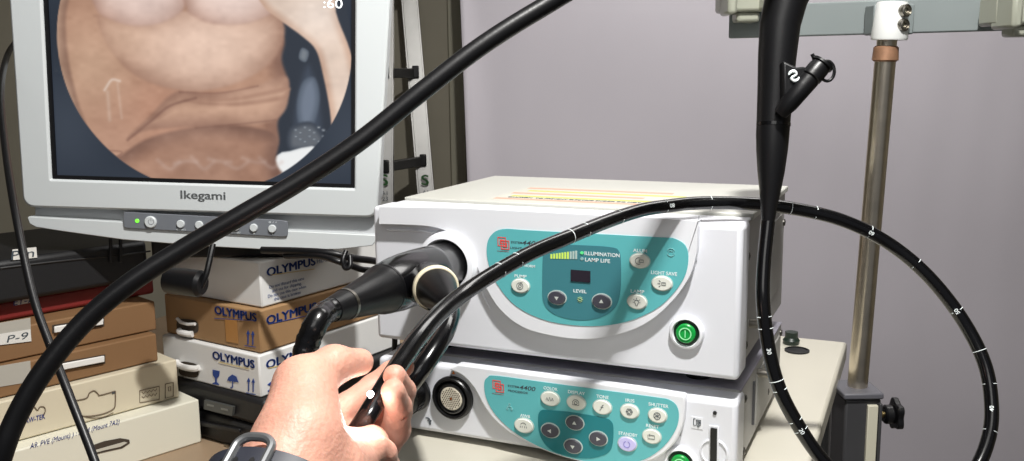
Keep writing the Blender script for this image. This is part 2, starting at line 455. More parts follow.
# wine glass
poly_on(L, [(213,369.5),(220,371),(219.5,376),(217.2,378.5),(217.2,382),(219.5,384),(219.3,385),(212.8,383.8),(213,382.9),(215.6,382),(215.6,378.2),(213.4,375)], blueink, t, 'glass_mark', nl)
# umbrella
poly_on(L, [(227.5,380.5),(229,377),(232.6,374.4),(236.8,376.5),(239,382.5),(237,381.6),(235,382),(233.4,381.2),(233.4,387.4),(231.4,388.6),(230.4,387),(231.2,387),(232.5,386.6),(232.5,381),(230.5,381.4),(229,380.4)], blueink, t, 'umbrella_mark', nl)
def arrow_up(Fn, cx, y0, y1, par, n, hw=1.8, sk=0):
    poly_on(Fn, [(cx-.55,y1),(cx-.55,y0+4),(cx-hw,y0+4),(cx,y0),(cx+hw,y0+4),(cx+.55,y0+4),(cx+.55,y1)], blueink, par, 'arrow_mark', n)
for cx in (249, 253.6): arrow_up(L, cx, 377.5+.2*(cx-249), 391+.2*(cx-249), t, nl)
strip(L(246.5, 392.6), L(256, 394.5), .0009, blueink, t, nl)
for dy in (0, 6.5):
    poly_on(Rr, [(267,384.5+dy),(271,381.2+dy),(271,382.9+dy),(279,381+dy),(279,382.6+dy),(271,384.5+dy),(271,386.2+dy)], blueink, t, 'arrow_mark', nr)
def handhole(Fn, n, c, w, h, par, sl):
    cx, cy = c; pts = [(cx+x*w/2, cy+y*h/2+sl*x*w/2) for x, y in [(math.copysign(abs(math.cos(a))**.6, math.cos(a)), math.copysign(abs(math.sin(a))**.6, math.sin(a))) for a in [2*math.pi*k/20 for k in range(20)]]]
    return poly_on(Fn, pts, holem, par, 'hand_hole', n)
handhole(L, nl, (189, 369.5), 20, 15, t, .17)
pts = [L(179, 361, .004), L(182, 363.5, .006), L(189, 366, .007), L(198, 367.5, .006), L(201, 367, .003)]
MB().tube(catmull(pts, 5), .0042, 10).build('carry_handle', whitepl, t)
# brown carton
t, C = oly_box('carton', 'brown cardboard carton sandwiched between two white cartons below the monitor', zs[1], zs[2], cor[1], brown, .185, .26)
L, nl = panel_tools(C, LD); Rr, nr = panel_tools(C, RD)
text('lettering', 'OLYMPUS', L(235.5, 313.5), lx, UP, blueink, t, width=(L(256, 316)-L(215, 311)).length, height=.0105, bold=.035, space=1.04)
text('lettering', 'OLYMPUS', Rr(292, 313), rx, UP, blueink, t, width=(Rr(317, 307.5)-Rr(267.5, 318.5)).length, height=.0105, bold=.035, space=1.04)
strip(L(215, 318.3), L(255.5, 320.5), .0008, blueink, t, nl); strip(Rr(268, 324), Rr(314, 314), .0008, blueink, t, nr)
for cx in (248.5, 253.2): arrow_up(L, cx, 330+.15*(cx-248), 344+.15*(cx-248), t, nl)
strip(L(245, 345.4), L(256, 347), .0009, blueink, t, nl)
handhole(L, nl, (188, 326), 22, 14, t, .1)
MB().tube([L(181, 330, .003), L(183, 331.4, .005), L(192, 333.4, .005), L(194.5, 333.5, .003)], .0042, 10).build('carry_handle', whitepl, t)
MB().tube([L(179, 318, .003), L(184, 321.5, .005), L(191, 323.5, .005), L(197, 323.5, .003)], .0022, 8).build('torn_flap', whitepl, t)
strip(L(226, 330), L(238, 332), .03, M('packing_tape', (178, 128, 72), .35), t, nl, 'tape')
# top white carton
t, C = oly_box('carton', 'white carton with small blue print, topmost under the monitor base', zs[2], zs[3], cor[2], offw, .18, .26)
L, nl = panel_tools(C, LD); Rr, nr = panel_tools(C, RD)
text('lettering', 'OLYMPUS', Rr(291.5, 266.5), rx, UP, blueink, t, width=(Rr(316, 263)-Rr(268, 270)).length, height=.0105, bold=.035, space=1.04)
strip(Rr(270, 275), Rr(314, 269), .0008, yl, t, nr)
text('small_print', 'Do not discard this case\nand use for shipping.\nDo not use this case when\nthis case is broken', Rr(287, 289), rx, UP, M('faded_blue_ink', (110, 124, 160), .7), t, width=(Rr(306, 287)-Rr(268, 291)).length, height=.0042)
# small printed marks at the far right end
text('small_print', 'HL-2', Rr(322, 260), rx, UP, M('faded_blue_ink', (110, 124, 160), .7), t, width=.02, height=.006)
# black hard case under the cartons
C = V((cor[0].x, cor[0].y, TT)); C = C - LD*.012 - RD*.006
t = thing('equipment_case', 'black hard shell case lying under the white and brown cartons', 'case', C+LD*.1+RD*.14)
bc = M('black_case_shell', (22, 22, 24), .5, bump=.1, bscale=200)
hc = zs[0]-TT
MB().prism([C, C+LD*.205, C+LD*.205+RD*.29, C+RD*.29], UP*(hc*.5)).build('lower_shell', bc, t, bevel=.006)
MB().prism([C+UP*(hc*.52), C+LD*.205+UP*(hc*.52), C+LD*.205+RD*.29+UP*(hc*.52), C+RD*.29+UP*(hc*.52)], UP*(hc*.475)).build('lid', bc, t, bevel=.006)
L, nl = panel_tools(C, LD)
poly_on(L, [(207,399),(236,406),(234.5,415),(206.5,408)], M('grey_latch', (74, 76, 74), .4), t, 'latch_plate', nl, .004)
for q in ((213, 404), (227, 408)): poly_on(lambda a, b: L(a, b, .0048), [(q[0]-3,q[1]-1.5),(q[0]+4,q[1]),(q[0]+4,q[1]+2),(q[0]-3,q[1]+.5)], M('pale_grey_latch', (120, 122, 118), .4), t, 'latch_mark', nl)  # paler grey bars on the latch plate
MB().prism([L(190,418,.002), L(243,428,.002), L(243,432,.002), L(190,422,.002)], nl*.004).build('shell_ridge', bc, t, bevel=.001)
poly_on(L, [(226,443),(230,444),(230,449),(226,448)], steel, t, 'rivet', nl, .003)

# ---- left stack : flat cases and cartons
SA = -109; FD = dirv(SA); DD = dirv(SA-90)       # along the face towards the viewer's left; depth direction
sx = along(FD)
if sx.dot(CR) < 0: sx = -sx
GL = 'flat boxes stacked at the left edge'
def flat_box(name, label, px, y_top, y_bot, z0, z1, mat, length, depth, cat='box', bev=.002):
    C = PZ(px, y_bot, z0)
    t = thing(name, label, cat, C+FD*length/2+DD*depth/2, GL)
    return t, C
def fb(name, label, px, y_bot, z0, z1, mat, length=.42, depth=.22, cat='box', part='carton', bev=.002):
    C = PZ(px, y_bot, z0)
    t = thing(name, label, cat, C+FD*length/2+DD*depth/2, GL)
    MB().prism([C, C+FD*length, C+FD*length+DD*depth, C+DD*depth], UP*(z1-z0-.001)).build(part, mat, t, bevel=bev)
    Fn, n = panel_tools(C, FD); return t, C, Fn, n
zl = [TT, ZO-.1275, ZO-.0755, ZO-.0385, ZO+.0005, ZO+.0255, ZO+.078]
t, C, Fn, n = fb('flat_carton', 'cream white flat carton with handwritten line, lowest of the left stack', 202, 442, zl[0], zl[1], cream)
text('handwriting', 'A9. PVE (Mount) ) : H2M (Mount 7A2)', Fn(76, 434), sx, UP, penink, t, width=(Fn(130, 425)-Fn(18, 459)).length*.8, height=.0078, shear=.3)
poly_on(Fn, [(86,451),(91,445.5),(104,441),(120,438),(129,439.5),(129.5,443),(122,448),(106,451.5),(93,454.5),(87,454)], holem, t, 'hand_hole', n)
poly_on(lambda a, b: Fn(a, b, .001), [(94,450),(108,446),(124,441.5),(127,442.5),(120,446.5),(104,450),(95,452.5)], M('white_inner_flap', (196, 192, 178), .7), t, 'inner_flap', n)
t, C, Fn, n = fb('flat_carton', 'beige flat carton with cut handle flap and stamped square, above the cream carton', 179.5, 397, zl[1], zl[2], beige)
lineart = M('brown_pen_line', (104, 88, 70), .7)
def pline(Fn, pts, r, mat, par, name, off=.0008, k=4):
    return MB().tube(catmull([Fn(*p, off) for p in pts], k), r, 6).build(name, mat, par)
pline(Fn, [(72,401),(73.5,408),(74,411),(82,416),(100,414.5),(113,409),(115,402),(115,391)], .0007, lineart, t, 'flap_cut')
pline(Fn, [(72,401),(86,398),(89,393),(94,390.5),(98,394),(100,395),(115,391)], .0007, lineart, t, 'flap_cut')
pline(Fn, [(77,413),(88,417.5),(103,417),(113,412.5)], .0005, lineart, t, 'flap_crease')
MB().prism([Fn(111,391.5), Fn(114.5,390.5), Fn(114.5,393), Fn(112,394)], n*.0004).build('flap_corner', ink, t, smooth=False)
for a, b, c_, d_ in ((139.5,390.5,159,401.5), (165,384,173,397)):
    sl = -.22*(c_-a); q = [(a,b),(c_,b+sl),(c_,d_-2+sl*.5+2),(a,d_+1)]
    pline(Fn, q+[q[0]], .0005, lineart, t, 'stamp_frame', k=1)
for k in range(2):                                  # the stamp's two rows of unreadable small marks
    pline(Fn, [(141.5+x*1.9, 392.6+4.4*k-.22*x*1.9+(1.4 if x % 2 else -.9)) for x in range(9)], .0004, lineart, t, 'stamp_marks', k=1)
pline(Fn, [(168,387),(170.5,386.5),(170.5,390.5),(168.2,391),(168,387)], .0004, lineart, t, 'stamp_marks', k=1)
pline(Fn, [(30,413),(29,408.5),(34,407),(37,410),(40,406.5),(44,407),(45,411),(43,415)], .0006, lineart, t, 'scribble')
text('handwriting', 'NAW-TEK', Fn(33, 419), sx, UP, penink, t, width=.027, height=.006, shear=.2, bold=.01)
# two orange brown cases
for lab, px, yb, z0, z1, yh, xr, lbl in (
    ('orange brown flat case with an S label, resting on the beige carton', 158.5, 360.5, zl[2], zl[3], 363, (52,104), 'S-9'),
    ('orange brown flat case under the red case', 157, 329.5, zl[3], zl[4], 325, (53,103), 'P-9')):
    t, C, Fn, n = fb('flat_case', lab, px, yb, z0, z1, tan_m, part='carton')
    x0, x1 = xr; s = -.19 if lbl == 'S-9' else -.16
    yy = lambda x: yh + s*(x-78)*.75
    poly_on(Fn, [(x0-1,yy(x0)-3),(x1+1,yy(x1)-5),(x1+1,yy(x1)+4),(x0-1,yy(x0)+5)], holem, t, 'handle_recess', n)
    MB().prism([Fn(x0,yy(x0)-2,.002), Fn(x1-1,yy(x1)-4.2,.002), Fn(x1-1,yy(x1)+2,.002), Fn(x0,yy(x0)+4.4,.002)], n*.003).build('carry_handle', whitepl, t, bevel=.001)
    y0 = 375 if lbl == 'S-9' else 332
    dy = 9
    poly_on(Fn, [(-2,y0-dy),(30,y0-dy-5.5),(31,y0+dy-2.5),(-2,y0+dy+3)], M('grey_paper_label', (170, 166, 156), .7), t, 'paper_label', n)
    text('handwriting', lbl, Fn(17, y0-3), sx, UP, ink, t, width=.028, height=.011, shear=.2)
    if lbl == 'S-9':
        text('lettering', 'S', Fn(13, y0+5.5), sx, UP, ink, t, width=.008, height=.009, bold=.03)
    else:
        poly_on(lambda a, b: Fn(a, b, .0012), [(-2,y0+2),(30,y0-3),(31,y0+9),(-2,y0+13)], paper, t, 'white_label', n)
        text('handwriting', 'P-9', Fn(17, y0+5, .0016), sx, UP, ink, t, width=.024, height=.008, shear=.2)
# red case
t, C, Fn, n = fb('flat_case', 'dark red flat case between the black case and the orange brown case', 155, 293.5, zl[4], zl[5], M('dark_red_vinyl', (120, 34, 32), .5, vary=.08), part='case_body', bev=.004)
poly_on(Fn, [(13,298.5),(37,294.5),(38,301),(15,305.5)], paper, t, 'paper_label', n)
text('handwriting', 'EY-7C', Fn(26, 300, .0012), sx, UP, penink, t, width=.03, height=.008, shear=.2)
# black case on top
t, C, Fn, n = fb('equipment_case', 'black hard case on top of the dark red case', 150, 279, zl[5], zl[6], bc, part='case_body', cat='case', bev=.006)
poly_on(Fn, [(12,249.5),(36,247),(37,257.5),(13,260)], paper, t, 'paper_label', n)
text('handwriting', 'P-n', Fn(22, 254, .0012), sx, UP, ink, t, width=.026, height=.010, shear=.15)
pline(Fn, [(0,268),(60,261),(120,255),(150,251)], .0012, blackp, t, 'lid_seam')
for px in (108, 118):
    MB().prism([Fn(px,238,.001), Fn(px+3,238,.001), Fn(px+3,262,.001), Fn(px,262,.001)], n*.004).build('shell_rib', bc, t, bevel=.001)

# ------------------------------------------------------------------ video monitor
def monitor():
    a = -math.radians(2.5)
    n = -FH                                         # faces the viewer
    xd = (RH*math.cos(a)+UP*math.sin(a)); yd = (-RH*math.sin(a)+UP*math.cos(a))
    O = PD(200, 180, 1.10)
    S = lambda px, py, off=0: onplane(px, py, O+n*off, n)
    def uv(px, py): d = S(px, py)-O; return d.dot(xd), d.dot(yd)
    def W(u, v, off=0): return O+xd*u+yd*v+n*off
    base_z = zs[3]
    t = thing('video_monitor', 'white flat video monitor showing an endoscope picture of skin', 'monitor', V((O.x, O.y, base_z)))
    bez = M('monitor_white_plastic', (202, 207, 208), .4); bez2 = M('monitor_grey_groove', (178, 180, 182), .45)
    lo = uv(51.5, 174); ro = uv(352, 192); sw0, sw1 = uv(48, 8)[0], uv(359.5, 8)[0]
    sx0 = (lo[0]+sw0)/2; sx1 = (ro[0]+sw1)/2; sb = (lo[1]+ro[1])/2
    sh = (sx1-sx0)*.76; st_ = sb+sh
    bx0 = (uv(8, 0)[0]+uv(26, 195)[0])/2; bx1 = (uv(388.5, 0)[0]+uv(380, 195)[0])/2
    bb = (uv(26, 203)[1]+uv(376, 220)[1])/2; bt = st_+(bx0-sx0)*-1*.95
    def R(u0, v0, u1, v1, off, r): cx, cy = (u0+u1)/2, (v0+v1)/2; return [W(cx+x, cy+y, off) for x, y in rrect(abs(u1-u0), abs(v1-v0), r)]
    # front frame (ring), rear shell
    wl0, wl1 = uv(26, 200)[0], uv(378, 214)[0]; tl0, tl1 = uv(13, 8)[0], uv(390, 8)[0]; hv = (uv(9, 8)[1]+uv(388, 8)[1])/2
    def flare(x, y):                                # the frame widens slightly upwards
        k = (y-bb)/(hv-bb); f_ = (x-wl0)/(wl1-wl0); return (wl0+(tl0-wl0)*k)*(1-f_)+(wl1+(tl1-wl1)*k)*f_
    outer = [W(flare((wl0+wl1)/2+x, (bb+bt)/2+y), (bb+bt)/2+y, -.02) for x, y in rrect(wl1-wl0, bt-bb, .012)]
    inner = R(sx0, sb, sx1, st_, -.02, .0015)
    MB().band(outer, inner, n*.028).build('front_frame', bez, t, bevel=.003)
    MB().prism(R(bx0+.006, bb+.004, bx1-.006, bt-.006, -.05, .02), n*.032).build('rear_shell', bez, t, bevel=.008)
    MB().prism(R(bx0+.07, bb+.05, bx1-.07, bt-.05, -.085, .02), n*.04).build('rear_bulge', bez, t, bevel=.01)
    gl = MB().band(R(sx0+.0002, sb+.0002, sx1-.0002, st_-.0002, .0005, .001), R(sx0+.0045, sb+.0045, sx1-.0045, st_-.0045, .0005, .001), n*.004).build('screen_gasket', blackp, t)
    # chin: recessed groove and the bowed lower lip
    c0 = uv(26, 205); c1 = uv(378, 220)
    gr = [W(bx0+.010, bb+.002, -.02), W(bx1-.004, bb+.002, -.02), W(bx1-.004, uv(376, 240)[1], -.02), W(bx0+.010, uv(30, 220)[1], -.02)]
    MB().prism(gr, n*.013).build('groove_band', bez2, t, bevel=.001)
    lip = [(30.5,212),(376,236),(376,241),(373,245),(340,248.5),(300,249),(262,248.5),(205,245.5),(125,239),(60,230),(38,226.5),(31.5,223),(29.5,217)]
    MB().prism([S(*p)+n*-.03 for p in [(30.5,216),(60,217.8),(200,225.5),(376,234.5)]+lip[2:]], n*.035).build('lower_lip', bez, t, bevel=.0035)
    # control strip
    stripm = M('grey_control_strip', (112, 116, 122), .45)
    P = lambda px, py, off=.006: S(px, py, off)
    q = smooth2([(124.5,214.5),(127,212),(150,213),(210,216.2),(270,219.3),(285,220.5),(288,223),(288,234),(285,236.3),(270,235.8),(210,232.5),(150,229),(128,227.6),(124.7,225)], 3)
    cs = MB().prism([P(*p, .0055) for p in q], n*.0025).build('control_strip', stripm, t, bevel=.0006)
    def disc(px, py, rpx, off, h, mat, nm, par):
        c = P(px, py, off); r = rpx/F*1.1
        return MB().lathe(c, n, [(r, 0), (r, h*.7), (r*.85, h), (0, h)], 28).build(nm, mat, par)
    disc(137.3, 220.8, 2, .0078, .001, M('green_led', (110, 230, 60), .4, emit=1.2), 'status_led', t)
    pb = disc(151, 221.8, 6, .0078, .003, bez, 'power_button', t)
    c = P(151, 221.8, .0109)
    MB().tube([c+(xd*math.sin(k)+yd*math.cos(k))*.0032 for k in np.linspace(.6, 5.7, 20)], .0003, 6).build('power_mark', stripm, pb)
    MB().cyl(c+yd*.001, c+yd*.0042, .0003, 8).build('power_mark', stripm, pb)
    for px, lab in ((181, 'INPUT1'), (199.5, 'INPUT2'), (217.5, 'INPUT3'), (236, 'MENU'), (254, '-'), (272.5, '+')):
        py = 220.8+.052*(px-151)+.6
        disc(px, py+.8, 4, .0078, .003, bez, 'control_button', t)
        text('button_lettering', lab, P(px, py+6.6, .0081), xd, yd, wink, t, width=.010 if len(lab) > 2 else .002, height=.0016)
    text('button_lettering', '0 / I', P(272.5, 227.6-5.4, .0081), xd, yd, wink, t, width=.009, height=.0016)
    text('maker_lettering', 'Ikegami', P(203, 196.4, .0083), xd, yd, M('grey_lettering', (138, 142, 144), .5), t, width=(P(225, 199)-P(180.5, 195)).length, height=.0125, bold=.02)
    # stand: neck and base plate resting on the top carton
    nb = S(235, 244) - n*.075
    MB().prism([nb+RH*.05-FH*.02+UP*.03, nb+RH*.05+FH*.02+UP*.03, nb-RH*.05+FH*.02+UP*.03, nb-RH*.05-FH*.02+UP*.03], UP*-(nb.z+.03-base_z-.006)).build('stand_neck', blackmatte, t, bevel=.004)
    cb = PZ(236, 262, base_z)
    cx = cb + FH*.09
    pl = [(cx+RH*x*(1 if y < .05 else .9)+FH*y) for x, y in ((-.115,-.06),(.10,-.06),(.11,-.045),(.11,.06),(-.10,.06),(-.12,-.045))]
    MB().prism([V((p.x, p.y, base_z)) for p in pl], UP*.026).build('stand_base', blackmatte, t, bevel=.003)
    # ---- picture on the screen, drawn on a fine grid of points
    NX, NY = 300, 228
    us = np.linspace(sx0+.004, sx1-.004, NX); vs_ = np.linspace(sb+.004, st_-.004, NY)
    U, Vv = np.meshgrid(us, vs_)
    # picture coordinates: x 0..300 across, y measured upward from the lower edge (one unit = a 300th of the width)
    X = (U-us[0])/(us[-1]-us[0])*300; Y = (Vv-vs_[0])/(us[-1]-us[0])*300
    rgb = np.zeros((NY, NX, 3)); rgb[:] = (36, 43, 54)
    rgb += (12*np.sin(X/23+1)*np.sin(Y/31))[..., None]
    def sm(a, b, x): t_ = np.clip((x-a)/(b-a), 0, 1); return t_*t_*(3-2*t_)
    def blob(cx, cy, ax, ay, rot, c_mid, c_edge, soft=3., pw=2.2, lim=None, shift=(0, 0)):
        nonlocal rgb
        ca, sa = math.cos(math.radians(rot)), math.sin(math.radians(rot))
        dx, dy = X-cx, Y-cy; p = dx*ca+dy*sa; q_ = -dx*sa+dy*ca
        d = np.sqrt((p/ax)**2+(q_/ay)**2); mk = 1-sm(1-soft/min(ax, ay), 1, d)
        if lim is not None: mk = mk*lim
        d2 = np.sqrt(((p-shift[0])/ax)**2+((q_-shift[1])/ay)**2)
        k = np.clip(d2, 0, 1)[..., None]**pw
        rgb = rgb*(1-mk[..., None]) + (np.array(c_mid)*(1-k)+np.array(c_edge)*k)*mk[..., None]
    K = 300/(us[-1]-us[0])
    def q(px, py):
        a_, b_ = uv(px, py); return ((a_-us[0])*K, (b_-vs_[0])*K)
    def poly(pts, c_in, c_edge, edge=14, soft=1.2, lim=None, hi=None, sub=5, pw=1.0):
        """soft-edged filled outline (photo pixels): edge colour at the border, inner colour 'edge' pixels inside"""
        nonlocal rgb
        P = np.array([q(*p_) for p_ in smooth2(pts, sub)])
        A = P; B_ = np.roll(P, -1, 0); dmin = np.full(X.shape, 1e9); ins = np.zeros(X.shape, bool)
        for (x0, y0), (x1, y1) in zip(A, B_):
            L2 = (x1-x0)**2+(y1-y0)**2+1e-9; tt = np.clip(((X-x0)*(x1-x0)+(Y-y0)*(y1-y0))/L2, 0, 1)
            dmin = np.minimum(dmin, (X-x0-tt*(x1-x0))**2+(Y-y0-tt*(y1-y0))**2)
            cnd = (y0 > Y) != (y1 > Y); xi = x0+(Y-y0)*(x1-x0)/(y1-y0+1e-12); ins ^= cnd & (X < xi)
        d = np.sqrt(dmin)*np.where(ins, 1, -1)
        mk = sm(-soft, soft, d)
        if lim is not None: mk = mk*lim
        k = sm(0, edge, d)[..., None]**pw; col = np.array(c_edge)*(1-k)+np.array(c_in)*k
        if hi:                                     # a broad soft tone inside the outline
            for hx, hy, hr, hc, ha in hi:
                gx, gy = q(hx, hy); g_ = (ha*np.exp(-((X-gx)**2+(Y-gy)**2)/hr**2))[..., None]; col = col*(1-g_)+np.array(hc)*g_
        rgb = rgb*(1-mk[..., None])+col*mk[..., None]
    cxy = q(205, 45); ring = 1-sm(.99, 1.0, np.sqrt((X-cxy[0])**2+(Y-cxy[1])**2)/147)
    poly([(57,-30),(352,-30),(352,200),(57,200)], (34,39,48), (30,35,44), 2, 1, ring, sub=1)
    poly([(300,70),(312,62),(322,92),(326,130),(318,150),(298,148),(290,120)], (56,64,78), (36,41,50), 10, 3, ring)
    poly([(303,82),(315,78),(320,100),(312,128),(300,126),(297,104)], (112,122,138), (84,94,108), 8, 2, ring)
    poly([(302,48),(309,52),(306,62),(299,58)], (120,126,132), (90,98,108), 4, 1, ring)
    poly([(290,128),(312,122),(326,140),(318,150),(290,150)], (96,100,106), (50,56,66), 8, 2, ring)
    for k in range(16):
        x_, y_ = 296+4.6*(k % 8), 130+9*(k//8)+3*math.sin(k*2.1)
        poly([(x_-1.6,y_-1.2),(x_+1.6,y_-.8),(x_+1.2,y_+1.2),(x_-1.4,y_+1)], (186,188,188), (90,98,108), 2, 1, ring)
    poly([(276,156),(290,151),(312,146),(322,152),(306,166),(284,178),(268,184)], (252,252,250), (230,232,232), 3, 1.2, ring, sub=2)
    poly([(40,-30),(286,-30),(286,6),(281,26),(285,42),(282,60),(289,84),(286,104),(278,122),(279,140),(273,158),(272,196),(40,196)], (184,138,110), (140,100,80), 24, 2.6, ring,
         hi=[(95,70,46,(206,166,136),.8),(200,150,60,(176,126,102),.7),(120,140,40,(196,150,124),.6),(160,110,34,(190,138,110),.8)])
    poly([(40,-20),(70,-20),(66,20),(69,60),(78,100),(86,130),(60,130),(40,60)], (196,158,132), (150,112,90), 12, 2.6, ring)
    poly([(176,92),(210,94),(250,88),(284,76),(289,90),(284,112),(262,124),(214,126),(150,130),(128,138),(150,116)], (204,160,132), (156,114,92), 18, 2.6, ring, hi=[(255,102,34,(212,168,140),.7)])
    poly([(182,100),(230,98),(284,88),(289,92),(280,100),(230,106)], (212,170,142), (170,126,102), 9, 2.6, ring)
    poly([(108,168),(126,152),(152,137),(200,126),(246,126),(277,136),(276,160),(271,200),(140,200)], (174,128,102), (130,92,74), 21, 2.6, ring, hi=[(200,172,50,(178,136,112),.6)])
    poly([(98,20),(110,14),(262,10),(284,24),(280,50),(262,70),(234,84),(200,91),(168,88),(140,78),(120,62),(106,42)], (228,188,162), (160,116,92), 27, 2.6, ring, hi=[(210,40,60,(240,206,184),.75),(120,40,26,(206,166,138),.7)], pw=.7)
    poly([(92,-30),(188,-30),(186,4),(176,16),(158,24),(134,26),(112,20),(96,8)], (236,204,188), (176,134,114), 24, 2.6, ring, hi=[(150,-4,40,(246,218,206),.7)], pw=.6)
    poly([(186,-30),(300,-30),(286,2),(268,16),(244,24),(214,24),(195,17),(186,6)], (238,206,190), (178,136,116), 24, 2.6, ring, hi=[(236,-4,36,(246,220,208),.7)], pw=.6)
    poly([(250,-30),(330,-30),(336,12),(350,50),(358,90),(350,130),(338,148),(333,142),(330,110),(323,74),(316,50),(302,36),(280,20),(262,4)], (240,214,194), (214,174,148), 10, 1.3, ring, hi=[(318,14,26,(250,232,218),.7)])
    # wet highlights and fine creases
    def line(pts, w_, col, al):
        nonlocal rgb
        P = np.array([q(p_.x, p_.y) for p_ in catmull([V((*p_, 0)) for p_ in pts], 6)]); dmin = np.full(X.shape, 1e9)
        for (x0, y0), (x1, y1) in zip(P, P[1:]):
            L2 = (x1-x0)**2+(y1-y0)**2+1e-9; tt = np.clip(((X-x0)*(x1-x0)+(Y-y0)*(y1-y0))/L2, 0, 1)
            dmin = np.minimum(dmin, (X-x0-tt*(x1-x0))**2+(Y-y0-tt*(y1-y0))**2)
        mk = (al*np.exp(-dmin/w_**2)*ring)[..., None]; rgb = rgb*(1-mk)+np.array(col)*mk
    dk = (118,78,62)
    line([(128,140),(150,122),(170,106),(196,98)], 1.6, dk, .5); line([(180,92),(220,93),(258,86)], 1.3, dk, .35)
    line([(100,150),(122,152),(112,160)], 1.2, dk, .4); line([(196,128),(240,124),(276,120)], 1.2, dk, .3)
    line([(105,90),(112,80),(120,81)], 1.5, (250,240,230), .45); line([(108,92),(110,120)], 2, (240,224,210), .25); line([(118,84),(122,118)], 1.6, (240,224,210), .2)
    for k in range(7):
        x_ = 158+17*k; line([(x_,160+4*math.sin(k*2)),(x_+12,165+4*math.cos(k*3)),(x_+22,162)], 2.4, (214,186,174), .28)
    rg_ = np.random.default_rng(3); sk_ = (rgb[..., 0] > rgb[..., 2]*1.12)[..., None]
    for n_, am in ((9, 7), (22, 5), (60, 3)):      # mottled skin tone
        g0 = rg_.normal(0, 1, (n_, n_)); iy = np.linspace(0, n_-1.001, NY); ix = np.linspace(0, n_-1.001, NX)
        y0 = iy.astype(int); x0 = ix.astype(int); fy = (iy-y0)[:, None]; fx = (ix-x0)[None]
        y1, x1 = np.minimum(y0+1, n_-1), np.minimum(x0+1, n_-1)
        g1 = (g0[np.ix_(y0, x0)]*(1-fx)+g0[np.ix_(y0, x1)]*fx)*(1-fy)+(g0[np.ix_(y1, x0)]*(1-fx)+g0[np.ix_(y1, x1)]*fx)*fy
        rgb = rgb+sk_*(g1*am)[..., None]*np.array((1, .95, .9))
    # haze of the reflecting panel
    rgb = rgb*.93+np.array((150,160,172))*.07
    rgb = np.clip(rgb, 0, 255)/255; lrgb = np.where(rgb <= .04045, rgb/12.92, ((rgb+.055)/1.055)**2.4)
    co = np.array(O)+U[..., None]*np.array(xd)+Vv[..., None]*np.array(yd)+np.array(n)*.001
    idx = np.arange(NX*NY).reshape(NY, NX)
    faces = np.stack([idx[:-1, :-1], idx[:-1, 1:], idx[1:, 1:], idx[1:, :-1]], -1).reshape(-1, 4)
    me = bpy.data.meshes.new('screen'); me.from_pydata(co.reshape(-1, 3).tolist(), [], faces.tolist())
    at = me.color_attributes.new('picture', 'FLOAT_COLOR', 'POINT')
    at.data.foreach_set('color', np.concatenate([lrgb.reshape(-1, 3), np.ones((NX*NY, 1))], 1).ravel())
    m = bpy.data.materials.new('lit_screen'); m.use_nodes = True; nt = m.node_tree; b = nt.nodes['Principled BSDF']
    an = nt.nodes.new('ShaderNodeAttribute'); an.attribute_name = 'picture'
    nt.links.new(an.outputs['Color'], b.inputs['Emission Color']); b.inputs['Emission Strength'].default_value = .92
    b.inputs['Base Color'].default_value = (.012, .014, .018, 1); b.inputs['Roughness'].default_value = .12
    scr = link('screen', me, m, t, smooth=False)
    text('screen_digits', ':60', S(333, 3.5, .0016), xd, yd, M('screen_white', (235, 238, 240), .5, emit=.9), scr, width=.022, height=.0105)
monitor()

# cables hanging beside the monitor
def cab(name, label, pts, r, mat=blackrub, n=12, k=8, group=None):
    o = MB().tube(catmull(pts, k), r, n).build(name, mat, angle=60); return tag(o, label, 'cable', group)
cab('monitor_cable', 'black cable drooping from the monitor base in front of the top white carton, upper one', [PD(262, 250, 1.07), PD(300, 251, 1.05), PD(330, 253, 1.04), PD(352, 258, 1.05), PD(378, 262, 1.10), PD(384, 270, 1.18), PD(382, 330, 1.24)], .0042)
cab('monitor_cable', 'black cable drooping from the monitor base to the white unit, lower one', [PD(285, 256, 1.06), PD(318, 256, 1.04), PD(340, 262, 1.03), PD(360, 269, 1.05), PD(382, 277, 1.08), PD(394, 320, 1.18), PD(394, 370, 1.2)], .0036)
cab('cable_tie', 'small black cable loop dangling under the monitor lip', [PD(346, 251, 1.03), PD(343, 260, 1.025), PD(345, 268, 1.025), PD(350, 266, 1.025), PD(350, 256, 1.03)], .0028)
tb = thing('hanging_strap', 'black strap with thick block hanging below the monitor before the white carton', 'strap', PD(190, 290, 1.05))
pts = [PD(213, 244, 1.06), PD(210, 258, 1.055), PD(206, 275, 1.05), PD(200, 288, 1.05)]
MB().tube(catmull(pts, 6), .0034, 10).build('strap_loop', blackrub, tb)
mb = MB(); A = PD(168, 280, 1.06); B = PD(203, 284, 1.05)
mb.lathe(A, B-A, [(.008, -.002), (.0145, 0), (.0155, .004), (.0155, (B-A).length-.004), (.012, (B-A).length)], 20)
mb.build('strap_block', blackrub, tb)
cab('thin_cable', 'thin black cable running down the left edge past the flat cases', [PD(40, 25, 1.24), PD(24, 34, 1.2), PD(10, 50, 1.12), PD(3, 72, 1.02), PD(1, 100, .94), PD(5, 145, .87), PD(14, 205, .8), PD(32, 292, .76), PD(50, 345, .74), PD(70, 397, .72), PD(95, 462, .70), PD(118, 530, .68), PD(120, 640, .70)], .0034)

